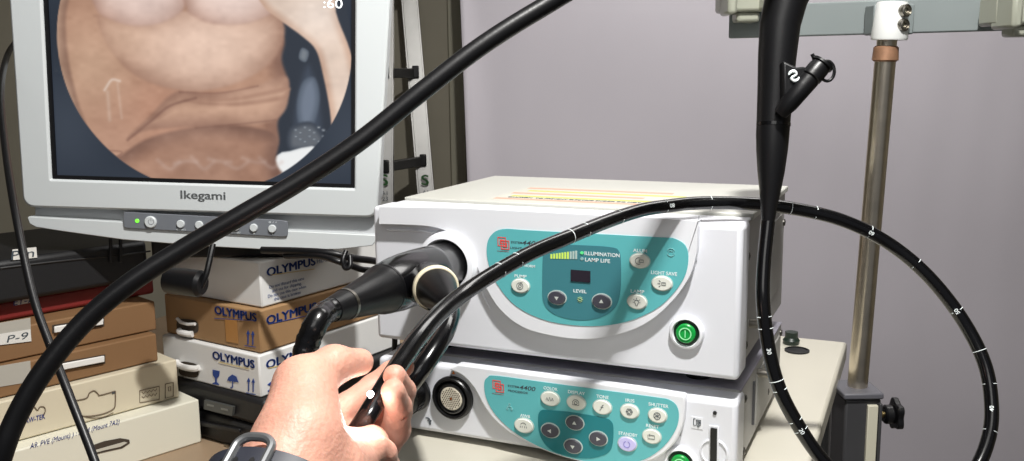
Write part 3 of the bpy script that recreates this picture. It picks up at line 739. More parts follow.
# ------------------------------------------------------------------ the two white units
X1, Z1, Y1 = V((1, 0, 0)), V((0, 0, 1)), V((0, 1, 0))
def front(px, py, y): return PY(px, py, y)
def plate(pix, y, th, name, mat, par, bevel=0, sm=4):
    q = smooth2(pix, sm) if sm else pix
    return MB().prism([front(*p, y) for p in q], V((0, -th, 0))).build(name, mat, par, bevel=bevel)
def ellplate(px, py, rx, ry, y, th, name, mat, par, bevel=0):
    c = front(px, py, y); ax = abs(front(px+rx, py, y).x-c.x); az = abs(front(px, py+ry, y).z-c.z)
    return MB().prism([c+X1*a+Z1*b for a, b in ell(ax, az)], V((0, -th, 0))).build(name, mat, par, bevel=bevel), c, ax, az
def ptext(s, px, py, wpx, hgt, y, mat, par, name='button_lettering', bold=.01, shear=0):
    c = front(px, py, y); wd = abs(front(px+wpx/2, py, y).x-front(px-wpx/2, py, y).x)
    return text(name, s, c, X1, Z1, mat, par, width=wd, height=hgt, bold=bold, shear=shear)
def strokes(c, y, lines, mat, par, r=.00026, s=1.0, name='icon'):
    mb = MB()
    for ln in lines: mb.tube([V((c.x+a*s*.001, y, c.z+b*s*.001)) for a, b in ln], r, 5)
    return mb.build(name, mat, par)
def arc(r, a0, a1, n=14, cx=0, cy=0): return [(cx+r*math.cos(math.radians(a0+(a1-a0)*k/n)), cy+r*math.sin(math.radians(a0+(a1-a0)*k/n))) for k in range(n+1)]
ICON = {
 'pump': [arc(2.6, 0, 360), arc(1.2, 0, 360), [(0,2.6),(2.2,3.0)]],
 'alum': [arc(2.4, 60, 300, cx=-.5), [(0,.9),(3,.9),(3,-.9),(0,-.9),(0,.9)]],
 'save': [[(0,.9),(3,.9),(3,-.9),(0,-.9),(0,.9)], [(-1,0),(-3,0)], [(-.8,1.4),(-2,2.4)], [(-.8,-1.4),(-2,-2.4)]],
 'lamp': [arc(1.5, -60, 240), [(-.7,-1.3),(-.7,-2.6),(.7,-2.6),(.7,-1.3)]]+[[(2.1*math.cos(a),.2+2.1*math.sin(a)),(2.9*math.cos(a),.2+2.9*math.sin(a))] for a in (-.2,.6,1.57,2.5,3.3)],
 'color': [[(-3,-1.2),(-2.2,1.2),(-1.4,-1.2)], [(-.9,-1.6),(0,1.6),(.9,-1.6)], [(1.4,-1.2),(2.2,1.2),(3,-1.2)]],
 'display': [arc(2.6, 20, 160), [(-2.4,1),(-2.6,-1.6),(2.6,-1.6),(2.4,1)], arc(1.2, 0, 360)],
 'tone': [[(-1.6,-2.2),(-.6,-1.6),(.4,1.6),(1.6,2.2)], [(-1,.3),(1.2,.3)]],
 'iris': [arc(2.5, 0, 360, 6), arc(1.3, 0, 360, 6), [(2.5,0),(1.3,0)], [(-2.5,0),(-1.3,0)], [(1.25,2.16),(.65,1.1)], [(-1.25,-2.16),(-.65,-1.1)]],
 'shutter': [arc(2.6, 0, 360), [(0,2.6),(0,-2.6)], [(2.25,1.3),(-2.25,-1.3)], [(2.25,-1.3),(-2.25,1.3)]],
 'reset': [[(-2.6,1.2),(-2.6,-1.6),(2.4,-1.6),(2.4,1.2),(-1,1.2)], [(-1,2.1),(-1.8,1.2),(-1,.3)]],
 'standby': [arc(2.4, 110, 430)],
 'awb': [arc(2.4, 20, 160, cy=.2), [(-2.6,-1.6),(-2.6,0)], [(-1,-1.6),(-1,0)], [(1,-1.6),(1,0)], [(2.6,-1.6),(2.6,0)]],
 'up': None, 'down': None, 'left': None, 'right': None}
def button(px, py, rx, ry, y, icon, par, mat=btn, name='push_button'):
    rim, c, ax, az = ellplate(px, py, rx+1.0, ry+1.0, y, .0006, 'button_rim', btnline, par)
    b, c, ax, az = ellplate(px, py, rx, ry, y, .0022, name, mat, par, bevel=.0006)
    yy = y-.0024
    if icon in ('up', 'down', 'left', 'right'):
        a = {'up': 90, 'down': 270, 'left': 180, 'right': 0}[icon]
        tri = [V((c.x+.0026*math.cos(math.radians(a+k)), yy+.0003, c.z+.0024*math.sin(math.radians(a+k)))) for k in (0, 120, 240)]
        MB().prism(tri, V((0, -.0003, 0))).build('arrow_icon', M('pale_grey_ink', (205, 210, 205), .5), b, smooth=False)
    else:
        strokes(c, yy, ICON[icon], ink if mat is not lilac else M('violet_ink', (120, 110, 200), .5), b, s=1.3)
    return b
def logo(px, py, y, par):
    c = front(px, py, y); mb = MB()
    for dx, dz in ((-.0018, .0018), (.0018, -.0014)):
        for k in range(2):
            s = .0046-.0024*k
            mb.band([c+X1*(dx+a*s)+Z1*(dz+b*s) for a, b in ((-1,-1),(1,-1),(1,1),(-1,1))], [c+X1*(dx+a*(s-.0009))+Z1*(dz+b*(s-.0009)) for a, b in ((-1,-1),(1,-1),(1,1),(-1,1))], V((0, -.0003-.0001*(dx > 0), 0)))
    mb.build('red_logo', redink, par, smooth=False)
def powerbtn(px, py, y, par, r=.0165):
    c = front(px, py, y)
    MB().lathe(c+Y1*.002, -Y1, [(r, 0), (r, .003), (r*.93, .0065), (r*.80, .0072), (r*.74, .005), (r*.72, .002)], 40).build('power_ring', whiter, par)
    d = MB().lathe(c, -Y1, [(r*.72, 0), (r*.72, .003), (r*.66, .0035), (0, .0035)], 32).build('power_well', darkgreen, par)
    MB().lathe(c-Y1*.002, -Y1, [(r*.55, 0), (r*.55, .004), (r*.5, .0048), (0, .0048)], 32).build('power_button', greenbtn, d)
    ic = M('pale_green_ink', (150, 230, 170), .5, emit=.2)
    q = c-Y1*.0072
    MB().band([q+X1*a+Z1*b for a, b in ell(r*.36, r*.36)], [q+X1*a+Z1*b for a, b in ell(r*.30, r*.30)], V((0, -.0004, 0))).build('power_icon', ic, d)
    MB().box(q-Y1*.0002, X1*.0009, Y1*.0004, Z1*r*.42).build('power_icon', ic, d)
def screw(P, n, par, r=.0042):
    o = MB().lathe(P, n, [(r, 0), (r, .001), (r*.85, .0022), (r*.4, .0025), (r*.4, .0012), (0, .0012)], 16).build('screw', bolt_m, par); return o

W_, H_, D_ = .39, .1454, .298
def zz(v): return ZO+v
# ======== light source (upper)
ls = thing('light_source', 'upper white endoscope light source with teal panel and plugged black connector', 'device', (W_/2, D_/2, zz(0)))
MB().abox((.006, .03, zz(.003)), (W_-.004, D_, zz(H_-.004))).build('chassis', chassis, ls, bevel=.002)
MB().abox((.003, .062, zz(H_-.004)), (W_-.001, D_+.002, zz(H_+.0022))).build('top_cover', cover, ls, bevel=.0012)
MB().abox((.003, .034, zz(H_-.004)), (W_-.003, .0605, zz(H_-.0012))).build('bezel_step', white, ls, bevel=.001)
# bezel body with a slightly rounded plan and a chamfered top edge
MB().abox((0, 0, zz(0)), (W_, .04, zz(H_))).build('front_bezel', white, ls, bevel=.005, seg=4)
YR = -.009
def raised(pix, th=.0095, name='raised_fascia', par=ls):
    return MB().prism([front(*p, YR) for p in pix], V((0, th+.002, 0))).build(name, whiter, par, bevel=.0022, seg=3)
lip_u = smooth2([(379,224),(400,224.4),(428,226),(446,231),(461,241),(474,260),(486,287),(500,309),(522,326.5),(552,335.5),(588,339),(622,333),(650,320.5),(673,300),(689,277),(696,255),(697.5,236),(698,221)], 4, closed=False)
def band_top(px): return 213.0+.052*(px-395)
raised(lip_u+[(698.3, 222.5-1.2), (660, 219.4-1), (560, 214.2-1), (460, 209.3-1), (379, 207)])
# connector recess step: thin inner contour below the band
stepm = whiter
tub = smooth2([(387,230),(425,231.5),(443,237),(458,249),(470,266),(480,290),(490,310)], 5, closed=False)
MB().tube([front(*p, -.0006) for p in tub], .0012, 8).build('recess_bead', white, ls)
pn = plate([(487,247),(491,235.5),(502.6,229),(530,230.3),(600,234),(660,237.2),(675,238.6),(686,246),(688.5,260),(684.5,277),(672,295),(655,309.5),(627,321.5),(593,326),(550.5,321.5),(517,306.5),(497,283.5),(488.8,263.6)], YR, .0006, 'control_panel', teal, ls)
YP = YR-.0006
plate([(543.2,252),(545,246.5),(551,244.6),(580,245),(611,247),(619,251),(621,262),(620.5,292),(614.5,308.5),(599,317.8),(577,320),(555,314.5),(544,303.5),(542.4,285)], YP, .0004, 'display_zone', dteal, pn)
YD = YP-.0004
logo(503.5, 243.5, YP, pn)
ptext('FUJINON', 503, 251.5, 11, .0011, YP, redink, pn, 'logo_lettering', .02)
ptext('SYSTEM', 516.5, 242.5, 11, .0022, YP, ink, pn, 'panel_lettering')
ptext('4400', 531, 243.2, 18, .0046, YP, ink, pn, 'panel_lettering', .012, .2)
ptext('LIGHT SOURCE', 525, 248.7, 30, .0022, YP, ink, pn, 'panel_lettering')
for i in range(10):
    px = 551.5+i*2.75; h = 4.5+.42*i; y0 = 258.6+.05*i
    c = M('bar_yellow_green', (190, 214, 90), .5, emit=.35) if i < 7 else M('bar_pale', (186, 206, 200), .5)
    MB().prism([front(*q, YD) for q in ((px-.9,y0),(px+.9,y0),(px+.9,y0-h),(px-.9,y0-h))], V((0, -.0004, 0))).build('meter_bar', c, pn, smooth=False)
ellplate(582, 252.8, 1.7, 1.5, YD, .0006, 'status_led', M('dim_green_led', (90, 210, 130), .5, emit=.4), pn)
o, c, ax, az = ellplate(582, 258.8, 1.7, 1.5, YD, .0004, 'status_led', M('pale_led', (150, 190, 190), .5), pn)
ptext('ILLUMINATION', 602, 254.3, 35, .0036, YD, wink, pn, 'panel_lettering', .012)
ptext('LAMP LIFE', 597.5, 260.3, 25, .0036, YD, wink, pn, 'panel_lettering', .012)
MB().prism([front(*q, YD) for q in ((571,269.5),(590.5,271),(590.5,282.5),(571,281))], V((0, -.0008, 0))).build('level_display', M('dark_display', (46, 40, 50), .2), pn, smooth=False)
ptext('LEVEL', 580, 291.2, 13, .0032, YD, wink, pn, 'panel_lettering', .012)
c = front(580, 299.5, YD-.0004)
strokes(c, c.y, [arc(1.4, 0, 360)]+[[(2*math.cos(a), 2*math.sin(a)), (3*math.cos(a), 3*math.sin(a))] for a in np.arange(8)*math.pi/4], M('yellow_green_ink', (186, 214, 150), .5), pn, .0003, name='sun_icon')
ptext('NORM', 529.5, 266, 11, .0026, YP, wink, pn, 'panel_lettering', .012)
ptext('PUMP', 520.5, 276.2, 12, .003, YP, wink, pn, bold=.012)
ptext('ALUM', 640, 250.6, 14, .0032, YP, wink, pn, bold=.012)
ptext('LIGHT SAVE', 664, 273.2, 26, .0034, YP, wink, pn, bold=.012)
ptext('LAMP', 637.5, 291.5, 13.5, .0034, YP, wink, pn, bold=.012)
button(520.8, 285.6, 8.6, 6.6, YP, 'pump', pn); button(640, 260.6, 9.6, 7, YP, 'alum', pn)
button(662.3, 283.2, 10, 7, YP, 'save', pn); button(637.3, 301.5, 9.6, 7, YP, 'lamp', pn)
button(557.3, 297.5, 8.6, 6.4, YD, 'down', pn, darkbtn, 'dark_button'); button(602, 301.3, 9.2, 7, YD, 'up', pn, darkbtn, 'dark_button')
c = front(671, 252.3, YP-.0004)
strokes(c, c.y, [arc(3.6, 20, 160), arc(3.6, 200, 340), [(-2,-1),(-2,1.2),(2,1.2),(2,-1)]], M('faint_teal_ink', (140, 200, 200), .5), pn, .00025, name='flow_icon')
powerbtn(687, 332, .0, ls)
# thin seam of the right fascia
MB().tube([front(699, 216, -.0004), front(697.7, 236, -.0004), front(696.4, 262, -.0004)], .0005, 6).build('fascia_seam', M('seam_grey', (140, 142, 146), .6), ls)
# socket ring
sk = V((.0949, 0, zz(.0913)))
MB().lathe(sk+Y1*.001, -Y1, [(.0335, 0), (.0335, .012), (.0315, .017), (.0270, .0185), (.0252, .016), (.0248, .004), (0, .004)], 48).build('socket_ring', whiter, ls)
# warning label on the lid
MB().abox((.10, .075, zz(H_+.0018)), (.31, .20, zz(H_+.00235))).build('warning_label', M('pale_label', (200, 199, 188), .5), ls, smooth=False)
for i in range(5):
    y0 = .082+.024*i
    MB().abox((.104+.01*(i % 2), y0, zz(H_+.002)), (.30-.02*(i % 3), y0+.010, zz(H_+.0025))).build('warning_print', (salmonink, yellowink)[i % 2], ls, smooth=False)
text('warning_lettering', 'CAUTION  TO PREVENT ELECTRIC SHOCK DO NOT OPEN', (.20, .0985, zz(H_+.0026)), X1, Y1, ink, ls, width=.17, height=.005)
# right side: recessed panel, screws, lug
XR = W_-.004
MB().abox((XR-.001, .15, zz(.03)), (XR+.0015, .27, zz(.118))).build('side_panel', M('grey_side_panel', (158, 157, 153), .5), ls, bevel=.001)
MB().abox((XR, .152, zz(.032)), (XR+.0022, .155, zz(.116))).build('panel_edge', M('seam_grey', (140, 142, 146), .6), ls)
for y, z in ((.052, .108), (.052, .02), (.29, .105), (.13, .02)): screw(V((XR, y, zz(z))), X1, ls)
MB().cyl((XR, .075, zz(.036)), (XR+.012, .075, zz(.036)), .0045).build('side_lug', steel, ls)
for x in (.05, W_-.05):
    for y in (.06, .25):
        MB().lathe((x, y, zz(.003)), -UP, [(.014, 0), (.013, .0218), (.0, .0218)]).build('foot', blackrub, ls)

# ======== video processor (lower)
ZB, ZTOP = -.0985, -.0200
vp = thing('video_processor', 'lower white endoscope video processor with arrow buttons and round pin socket', 'device', (W_/2, D_/2, zz(ZB-.0075)))
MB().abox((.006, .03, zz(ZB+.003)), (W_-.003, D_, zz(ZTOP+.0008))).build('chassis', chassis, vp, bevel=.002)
MB().abox((.004, .032, zz(ZTOP-.0006)), (W_-.0025, D_+.001, zz(ZTOP+.0012))).build('top_cover', gapgrey, vp, bevel=.0008)
MB().abox((0, 0, zz(ZB)), (W_, .04, zz(ZTOP-.001))).build('front_bezel', white, vp, bevel=.005, seg=4)
lip_l = smooth2([(448,369.5),(462,376),(474,389),(484,407),(499,425),(527,443),(562,457),(600,465),(628,466),(655,459),(673,445),(682,427),(684.5,410),(685,398.5)], 4, closed=False)
raised(lip_l+[(684.6, 396), (640, 389), (560, 378), (500, 370), (458, 364.4)], par=vp)
pn = plate([(484.5,383),(488,377),(496,375.6),(540,381.5),(600,389.6),(655,397),(669,399.5),(677,406),(679,417),(675.5,430),(664,446),(645,459),(620,463.5),(585,461),(549,450.5),(518,434.5),(497,416),(486.5,398)], YR, .0006, 'control_panel', teal, vp)
plate([(538.2,417),(541,410.5),(548,410),(570,412),(603,417.5),(611,421),(613.5,428),(612,447),(604,455),(586,458.5),(566,455.5),(550,449),(540,435)], YP, .0004, 'arrow_zone', tealdeep, pn)
logo(498.3, 386.5, YP, pn)
ptext('FUJINON', 498, 394.3, 11, .0011, YP, redink, pn, 'logo_lettering', .02)
ptext('SYSTEM', 513.5, 386.5, 11, .0022, YP, ink, pn, 'panel_lettering')
ptext('4400', 527.5, 388.2, 16, .0046, YP, ink, pn, 'panel_lettering', .012, .2)
ptext('PROCESSOR', 518, 391.8, 20, .0022, YP, ink, pn, 'panel_lettering')
for s, px, py, wp in (('COLOR',550.5,388.6,14),('DISPLAY',576.5,392.6,17),('TONE',602.5,396.8,12),('IRIS',630,400.6,9),('SHUTTER',658.5,405.2,20),('RESET',652.5,426.2,13),('STANDBY',628,434.2,19),('AWB',525,416,10)):
    ptext(s, px, py, wp, .0032, YP, wink, pn, bold=.012)
for ic, px, py, mt in (('color',550.5,398.3,btn),('display',576.5,402.3,btn),('tone',602.5,406.8,btn),('iris',630,411,btn),('shutter',657.8,415.2,btn),('reset',652,436,btn),('standby',627.5,443.6,lilac),('awb',524.3,425.3,btn)):
    button(px, py, 9, 6.8, YP, ic, pn, mt)
for ic, px, py in (('left',550.5,430.3),('up',575,422.6),('right',598.5,438.4),('down',573.3,446)):
    button(px, py, 8.6, 6.6, YD, ic, pn, darkbtn, 'dark_button')
c = front(509.5, 407, YP-.0004)
strokes(c, c.y, [[(0,2.5),(0,.5)],[(-2.4,-1),(-2.4,.5),(2.4,.5),(2.4,-1)],arc(1,0,360,8,0,3),arc(1,0,360,8,-2.4,-2),arc(1,0,360,8,2.4,-2)], M('faint_teal_ink', (140, 200, 200), .5), pn, .0003, name='network_icon')
powerbtn(681.5, 462, .0, vp)
MB().tube([front(685.5, 400, -.0004), front(684.5, 418, -.0004), front(680, 436, -.0004)], .0005, 6).build('fascia_seam', M('seam_grey', (140, 142, 146), .6), vp)
# card slot with finger scoop, lamp hole and pictogram
c = front(714, 452, 0)
MB().lathe(c+Y1*.001, -Y1, [(.0135, 0), (.0135, .002), (.012, .0026), (.0115, .0012), (0, .0012)], 36).build('card_scoop', white, vp)
MB().prism([front(*q, -.001) for q in ((709.5,424.5),(719,426),(719,462),(709.5,461))], V((0, -.0012, 0))).build('slot_frame', whiter, vp, bevel=.0008)
MB().prism([front(*q, -.0012) for q in ((711,427),(717.5,428.2),(717,475),(710.5,474))], V((0, -.0026, 0))).build('card_slot', blackp, vp)
c = front(715, 412.7, 0); MB().lathe(c, -Y1, [(.0018, 0), (.0018, .0012), (.0, .0012)]).build('indicator_hole', blackmatte, vp)
st = MB().prism([front(*q, -.0001) for q in ((691.5,416),(703,418),(703,429.5),(691.5,427.5))], V((0, -.0005, 0))).build('card_sticker', whiter, vp, smooth=False)
c = front(697.3, 422.6, -.0009)
strokes(c, c.y, [[(-3.6,3.4),(-3.6,-3),(-1.6,-3)],[(-3.6,3.4),(-1.8,3.4)],[(-1,2.6),(3,2.6),(3,-2.4),(-1,-2.4),(-1,2.6)],[(0,1.4),(1,.4),(0,-1)],[(1.4,1.6),(2.4,0),(1.2,-1.4)],[(0,-4),(2,-4)]], ink, st, .0004, name='card_icon')
# round pin socket
c = front(453.5, 397, 0)
so = MB().lathe(c+Y1*.002, -Y1, [(.0235, 0), (.0235, .006), (.0215, .0085), (.0195, .0085), (.018, .004), (.0165, .003)], 44).build('pin_socket', blackp, vp)
MB().lathe(c-Y1*.002, -Y1, [(.0165, 0), (.0165, .004), (.0152, .0045), (.0152, .002)], 40).build('socket_collar', M('dark_steel', (90, 90, 92), .3, 1), so)
MB().lathe(c-Y1*.001, -Y1, [(.0128, 0), (.0128, .0042), (.012, .0048), (0, .0048)], 36).build('pin_insert', M('cream_insulator', (216, 208, 190), .5), so)
ph = MB(); py_ = c.y-.0058
for i in range(-5, 6):
    for j in range(-5, 6):
        a, b = (i+.5*(j % 2))*.0025, j*.00215
        if .0016 < math.hypot(a, b) < .0110: ph.cyl((c.x+a, py_+.0006, c.z+b), (c.x+a, py_-.0002, c.z+b), .00075, 8)
ph.build('pin_holes', M('pin_hole_dark', (70, 58, 48), .6), so)
MB().cyl((c.x, py_+.0006, c.z), (c.x, py_-.0004, c.z), .0015, 12).build('center_pin', M('copper_pin', (176, 104, 60), .35, 1), so)
q = front(453.5, 372.5, 0); MB().prism([q+X1*a+Z1*b for a, b in ((-.0022,-.0016),(.0022,-.0016),(0,.002))], V((0, -.0004, 0))).build('orange_triangle', M('orange_ink', (230, 140, 70), .5), vp, smooth=False)
q = front(429, 420, -.0004)
strokes(q, q.y, [[(-4,2),(-1,2.4),(1,1.4)],[(-1.4,1),(3,-.4)],[(-2,-.6),(1.6,-1.8),(2.6,-1)],[(0,-3),(2,-3),(2,-4.6),(0,-4.6),(0,-3)]], ink, vp, .0004, name='socket_mark')
# right side
XR = W_-.003
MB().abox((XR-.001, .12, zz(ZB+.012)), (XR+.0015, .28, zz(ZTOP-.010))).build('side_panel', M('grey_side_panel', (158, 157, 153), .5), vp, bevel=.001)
MB().abox((XR, .10, zz(ZB+.02)), (XR+.0022, .1035, zz(ZTOP-.012))).build('panel_edge', M('seam_dark', (70, 70, 72), .6), vp)
for y, z in ((.052, -.034), (.052, -.088), (.17, -.034), (.29, -.03), (.2, -.075)): screw(V((XR, y, zz(z))), X1, vp)
MB().cyl((XR, .125, zz(-.030)), (XR+.012, .125, zz(-.030)), .0045).build('side_lug', steel, vp)
for x in (.05, W_-.05):
    for y in (.06, .25):
        MB().lathe((x, y, zz(ZB+.003)), -UP, [(.014, 0), (.013, .0105), (.0, .0105)]).build('foot', blackrub, vp)
# round black video plug of the scope's signal cable, seated left of the pin socket
plc = front(415.5, 392, 0)

# ------------------------------------------------------------------ endoscope
es = thing('endoscope', 'black flexible endoscope looping from its hanging handle to the hand', 'endoscope', PD(770, 210, .80))
# hanging control body
hp = [(806,-112,20),(806,-108,44),(805,-98,56),(804,-74,58),(801,-48,52),(794,-22,46),(786,0,42),(780,25,40),(777.2,56,37.5),(775.5,85,35),(773.5,120,33),(772.6,135,32.4),(772,150,30.8),(771,172,26.5),(770,192,20.5),(768.6,210,15.5),(767.8,224,12.6)]
pts = [PD(a, b, .80) for a, b, w_ in hp]; rad = [w_/2/F*.80 for a, b, w_ in hp]
cb_ = MB().tube(pts, rad, 30).build('control_body', blackrub, es, angle=60)
q = PD(773.5, 123, .80); q2 = PD(773.4, 126, .80)
MB().tube([q, q2], 33.6/2/F*.80, 30).build('body_seam', blackgloss, cb_)
# biopsy port: web and angled barrel
pa, pb_ = PD(786, 107, .776), PD(818, 69, .776)
prt = MB().tube([PD(781, 113, .782), pa+(pb_-pa)*.08, pa+(pb_-pa)*.55, pa+(pb_-pa)*.74, pa+(pb_-pa)*.75, pb_], [.006, .0078, .0084, .0086, .0072, .0072], 24).build('biopsy_port', blackrub, es, angle=50)
MB().prism([PD(783,60,.774), PD(797,67,.774), PD(806,66,.774), PD(812,80,.774), PD(800,94,.774), PD(784,108,.774)], CF*.016).build('port_web', blackrub, prt, bevel=.002)
MB().lathe(pb_-(pb_-pa).normalized()*.010, pb_-pa, [(.0078, 0), (.0090, .001), (.0090, .011), (.0082, .014), (.0098, .0145), (.0098, .0165), (0, .0168)], 24).build('port_cap', blackrub, prt)
cc = PD(827, 71, .776); MB().tube([cc+(CR*math.cos(a)*.0062+CU*math.sin(a)*.0085) for a in np.linspace(2.2, -2.6, 20)], .0014, 8).build('cap_loop', blackrub, prt)
a_ = PD(812, 54, .776); MB().tube([a_, PD(815, 60, .776)], .0016, 8).build('cap_tab', blackrub, prt)
c = PD(794, 76, .7725)
for s in (0, 180):
    MB().tube([c+CR*(math.cos(math.radians(a+s))*r_)+CU*(math.sin(math.radians(a+s))*r_*1.15) for a, r_ in zip(np.linspace(20, 170, 12), np.linspace(.0026, .0044, 12))], [.0006+.0009*math.sin(k/11*math.pi) for k in range(12)], 6).build('swirl_logo', wink, prt)
MB().tube([c-CR*.002-CU*.001, c+CR*.002+CU*.001], .0009, 6).build('swirl_logo', wink, prt)
# insertion tube
ip = [(768,222,.80),(764,262,.795),(763,300,.79),(768,345,.79),(778,385,.79),(795,420,.79),(820,457,.79),(852,488,.79),(895,508,.795),(940,500,.80),(972,474,.81),(988,440,.82),(991.5,405,.83),(984,362,.84),(960,316,.85),(925,273,.855),(885,241,.86),(840,219.5,.855),(790,208,.85),(745,203.5,.845),(700,203,.84),(668,206,.828),(640,210.5,.81),(605,222,.78),(565,238.5,.745),(530,253.5,.72),(495,273,.69),(465,292.5,.66),(440,313,.625),(420,335,.595),(404,357,.573),(391,377,.556),(380,395,.547),(370,411,.543),(357,431,.542),(347,446,.540)]
ipts = catmull([PD(*p) for p in ip], 8)
RT = .0061
it = MB().tube(ipts, RT, 22).build('insertion_tube', blackgloss, es, angle=60)
# depth marks: white arcs on the viewer's side
def tick(px, py, par, long=False):
    k = min(range(1, len(ipts)-1), key=lambda i: ((ipts[i]-CAM).normalized()-ray(px, py).normalized()).length)
    P = ipts[k]; tn = (ipts[k+1]-ipts[k-1]).normalized(); v = (CAM-P); v = (v-tn*v.dot(tn)).normalized(); s = tn.cross(v)
    for lo, hi in ((-85, -35), (30, 85)) if not long else ((-80, 80),):
        MB().tube([P+(v*math.cos(math.radians(a))+s*math.sin(math.radians(a)))*(RT+.00005) for a in np.linspace(lo, hi, 10)], .00033, 6).build('depth_mark', wink, par)
    if not long:
        return P, tn, v, s
for i, q in enumerate(((497,271),(518,259),(568,237),(586,229),(617,217),(665,206),(710,203),(790,208),(812,212),(866,231.5),(913,262.5),(957,312),(979,350),(990,385),(989,432),(763,315),(766,330),(776,378),(779,388),(796,420),(801,428))):
    tick(*q, it, long=(i % 5 == 2))
for dg, q in (('80', (669,209)),('60', (868,233)),('50', (956,309)),('40', (990.5,408)),('30', (771,352)),('20', (800,428))):
    k = min(range(1, len(ipts)-1), key=lambda i: ((ipts[i]-CAM).normalized()-ray(*q).normalized()).length)
    P = ipts[k]; tn = (ipts[k+1]-ipts[k-1]).normalized(); v = (CAM-P); v = (v-tn*v.dot(tn)).normalized()
    text('depth_digits', dg, P+v*(RT+.0004), tn, v.cross(tn), wink, it, width=.005, height=.0036, bold=.01)
# glint on the tube's side beside the thumb, put in as a glowing disc
glintP = PD(378, 394.5, .546); v = (CAM-glintP).normalized(); off = (v*.8-CR*.75).normalized()
MB().lathe(glintP+off*.0052, off, [(.0021, 0), (.0021, .0011), (.0016, .0020), (0, .0024)], 20).build('tube_glint', M('glowing_glint', (255, 250, 240), .2, emit=30), es)
# light guide connector, straight out of the light source
def cy(d): return V((sk.x, -d, sk.z))
con = MB().lathe(cy(.006), -Y1, [(.0238, 0), (.0238, .034), (.0245, .036), (.0250, .044), (.0258, .062), (.0262, .088), (.0256, .104), (.024, .118), (.0225, .126)], 40).build('light_guide_connector', blackgloss, es, angle=50)
MB().lathe(cy(.132), -Y1, [(.0225, 0), (.0222, .006), (.020, .010), (.0145, .050), (.0112, .076), (.0105, .080)], 36).build('strain_boot', blackrub, con)
MB().lathe(cy(.150-.02), -Y1, [(.0228, 0), (.0232, .0015), (.0228, .003)], 36).build('connector_seam', blackp, con)
rg = cy(.215)
# side branch with ivory ring and its boot
br0 = PD(425, 283, .875); ring_c = PD(436, 288.5, .815); boot_e = PD(449, 304, .765)
bd = (ring_c-br0); 
MB().lathe(br0, bd, [(.021, -.01), (.0215, bd.length*.5), (.0205, bd.length)], 36).build('side_branch', blackgloss, con)
bd2 = (boot_e-ring_c)
MB().lathe(ring_c, bd2, [(.0202, -.004), (.0208, -.003), (.0208, .001), (.0195, .0025), (.0, .0025)], 40).build('ivory_ring', ivory, con)
MB().lathe(ring_c, bd2, [(.0188, .002), (.0175, .008), (.0105, bd2.length-.006), (.008, bd2.length)], 32).build('branch_boot', blackrub, con)
sg = catmull([boot_e-bd2.normalized()*.004, PD(451, 312, .745), PD(446, 330, .72), PD(433, 352, .70), PD(416, 376, .69), PD(400, 395, .70), PD(388, 408, .74), PD(392, 400, .80), PD(402, 394, .85), plc-Y1*.036], 8)
MB().tube(sg, .0076, 18).build('signal_cable', blackgloss, es, angle=60)
pg = MB().lathe(plc-Y1*.002, -Y1, [(.020, 0), (.020, .004), (.0178, .007), (.0178, .024), (.0165, .027), (.0085, .034), (.0085, .036)], 40).build('signal_plug', blackp, es)
rb = MB()
for k in range(24):
    a = 2*math.pi*k/24; d = X1*math.cos(a)+Z1*math.sin(a)
    rb.box(plc-Y1*.0175+d*.0178, d*.0016, Y1*.014, (-X1*math.sin(a)+Z1*math.cos(a))*.002)
rb.build('grip_ribs', blackp, pg)
# bent sheath leaving the boot, and the long universal cord sweeping across the front
e0 = cy(.212)
uc = [e0+Y1*.01, cy(.222), PD(317, 322, .735), PD(308, 342, .735), PD(303.5, 362, .735), PD(299, 400, .74), PD(297, 450, .74), PD(285, 520, .74), PD(230, 620, .72), PD(120, 680, .66), PD(0, 620, .6), PD(-22, 540, .575), PD(0, 461, .565), PD(17, 416, .567), PD(45, 369, .572), PD(85, 321, .58), PD(130, 283, .587), PD(180, 251, .595), PD(240, 216, .602), PD(300, 181, .61), PD(360, 141, .617), PD(420, 93, .625), PD(480, 47, .635), PD(540, 9, .645), PD(606, -27, .655), PD(712, -64, .69), PD(775, -80, .745), PD(806, -68, .79), PD(799, -44, .80)]
upts = catmull(uc, 8)
MB().tube(upts, .0066, 20).build('universal_cord', blackrub, es, angle=60)
nS = 5*8
shp = upts[3:nS-6]
MB().tube(shp, [.0099+.0003*math.sin(i*1.3)+.0002*math.sin(i*2.9) for i in range(len(shp))], 20).build('cord_sheath', M('crinkled_black_tape', (10, 10, 12), .26, coat=.3, bump=.35, bscale=70), es, angle=60)
mr = MB().tube([cy(.190), cy(.1935)], .0136, 24).build('metal_ring', steel, con)

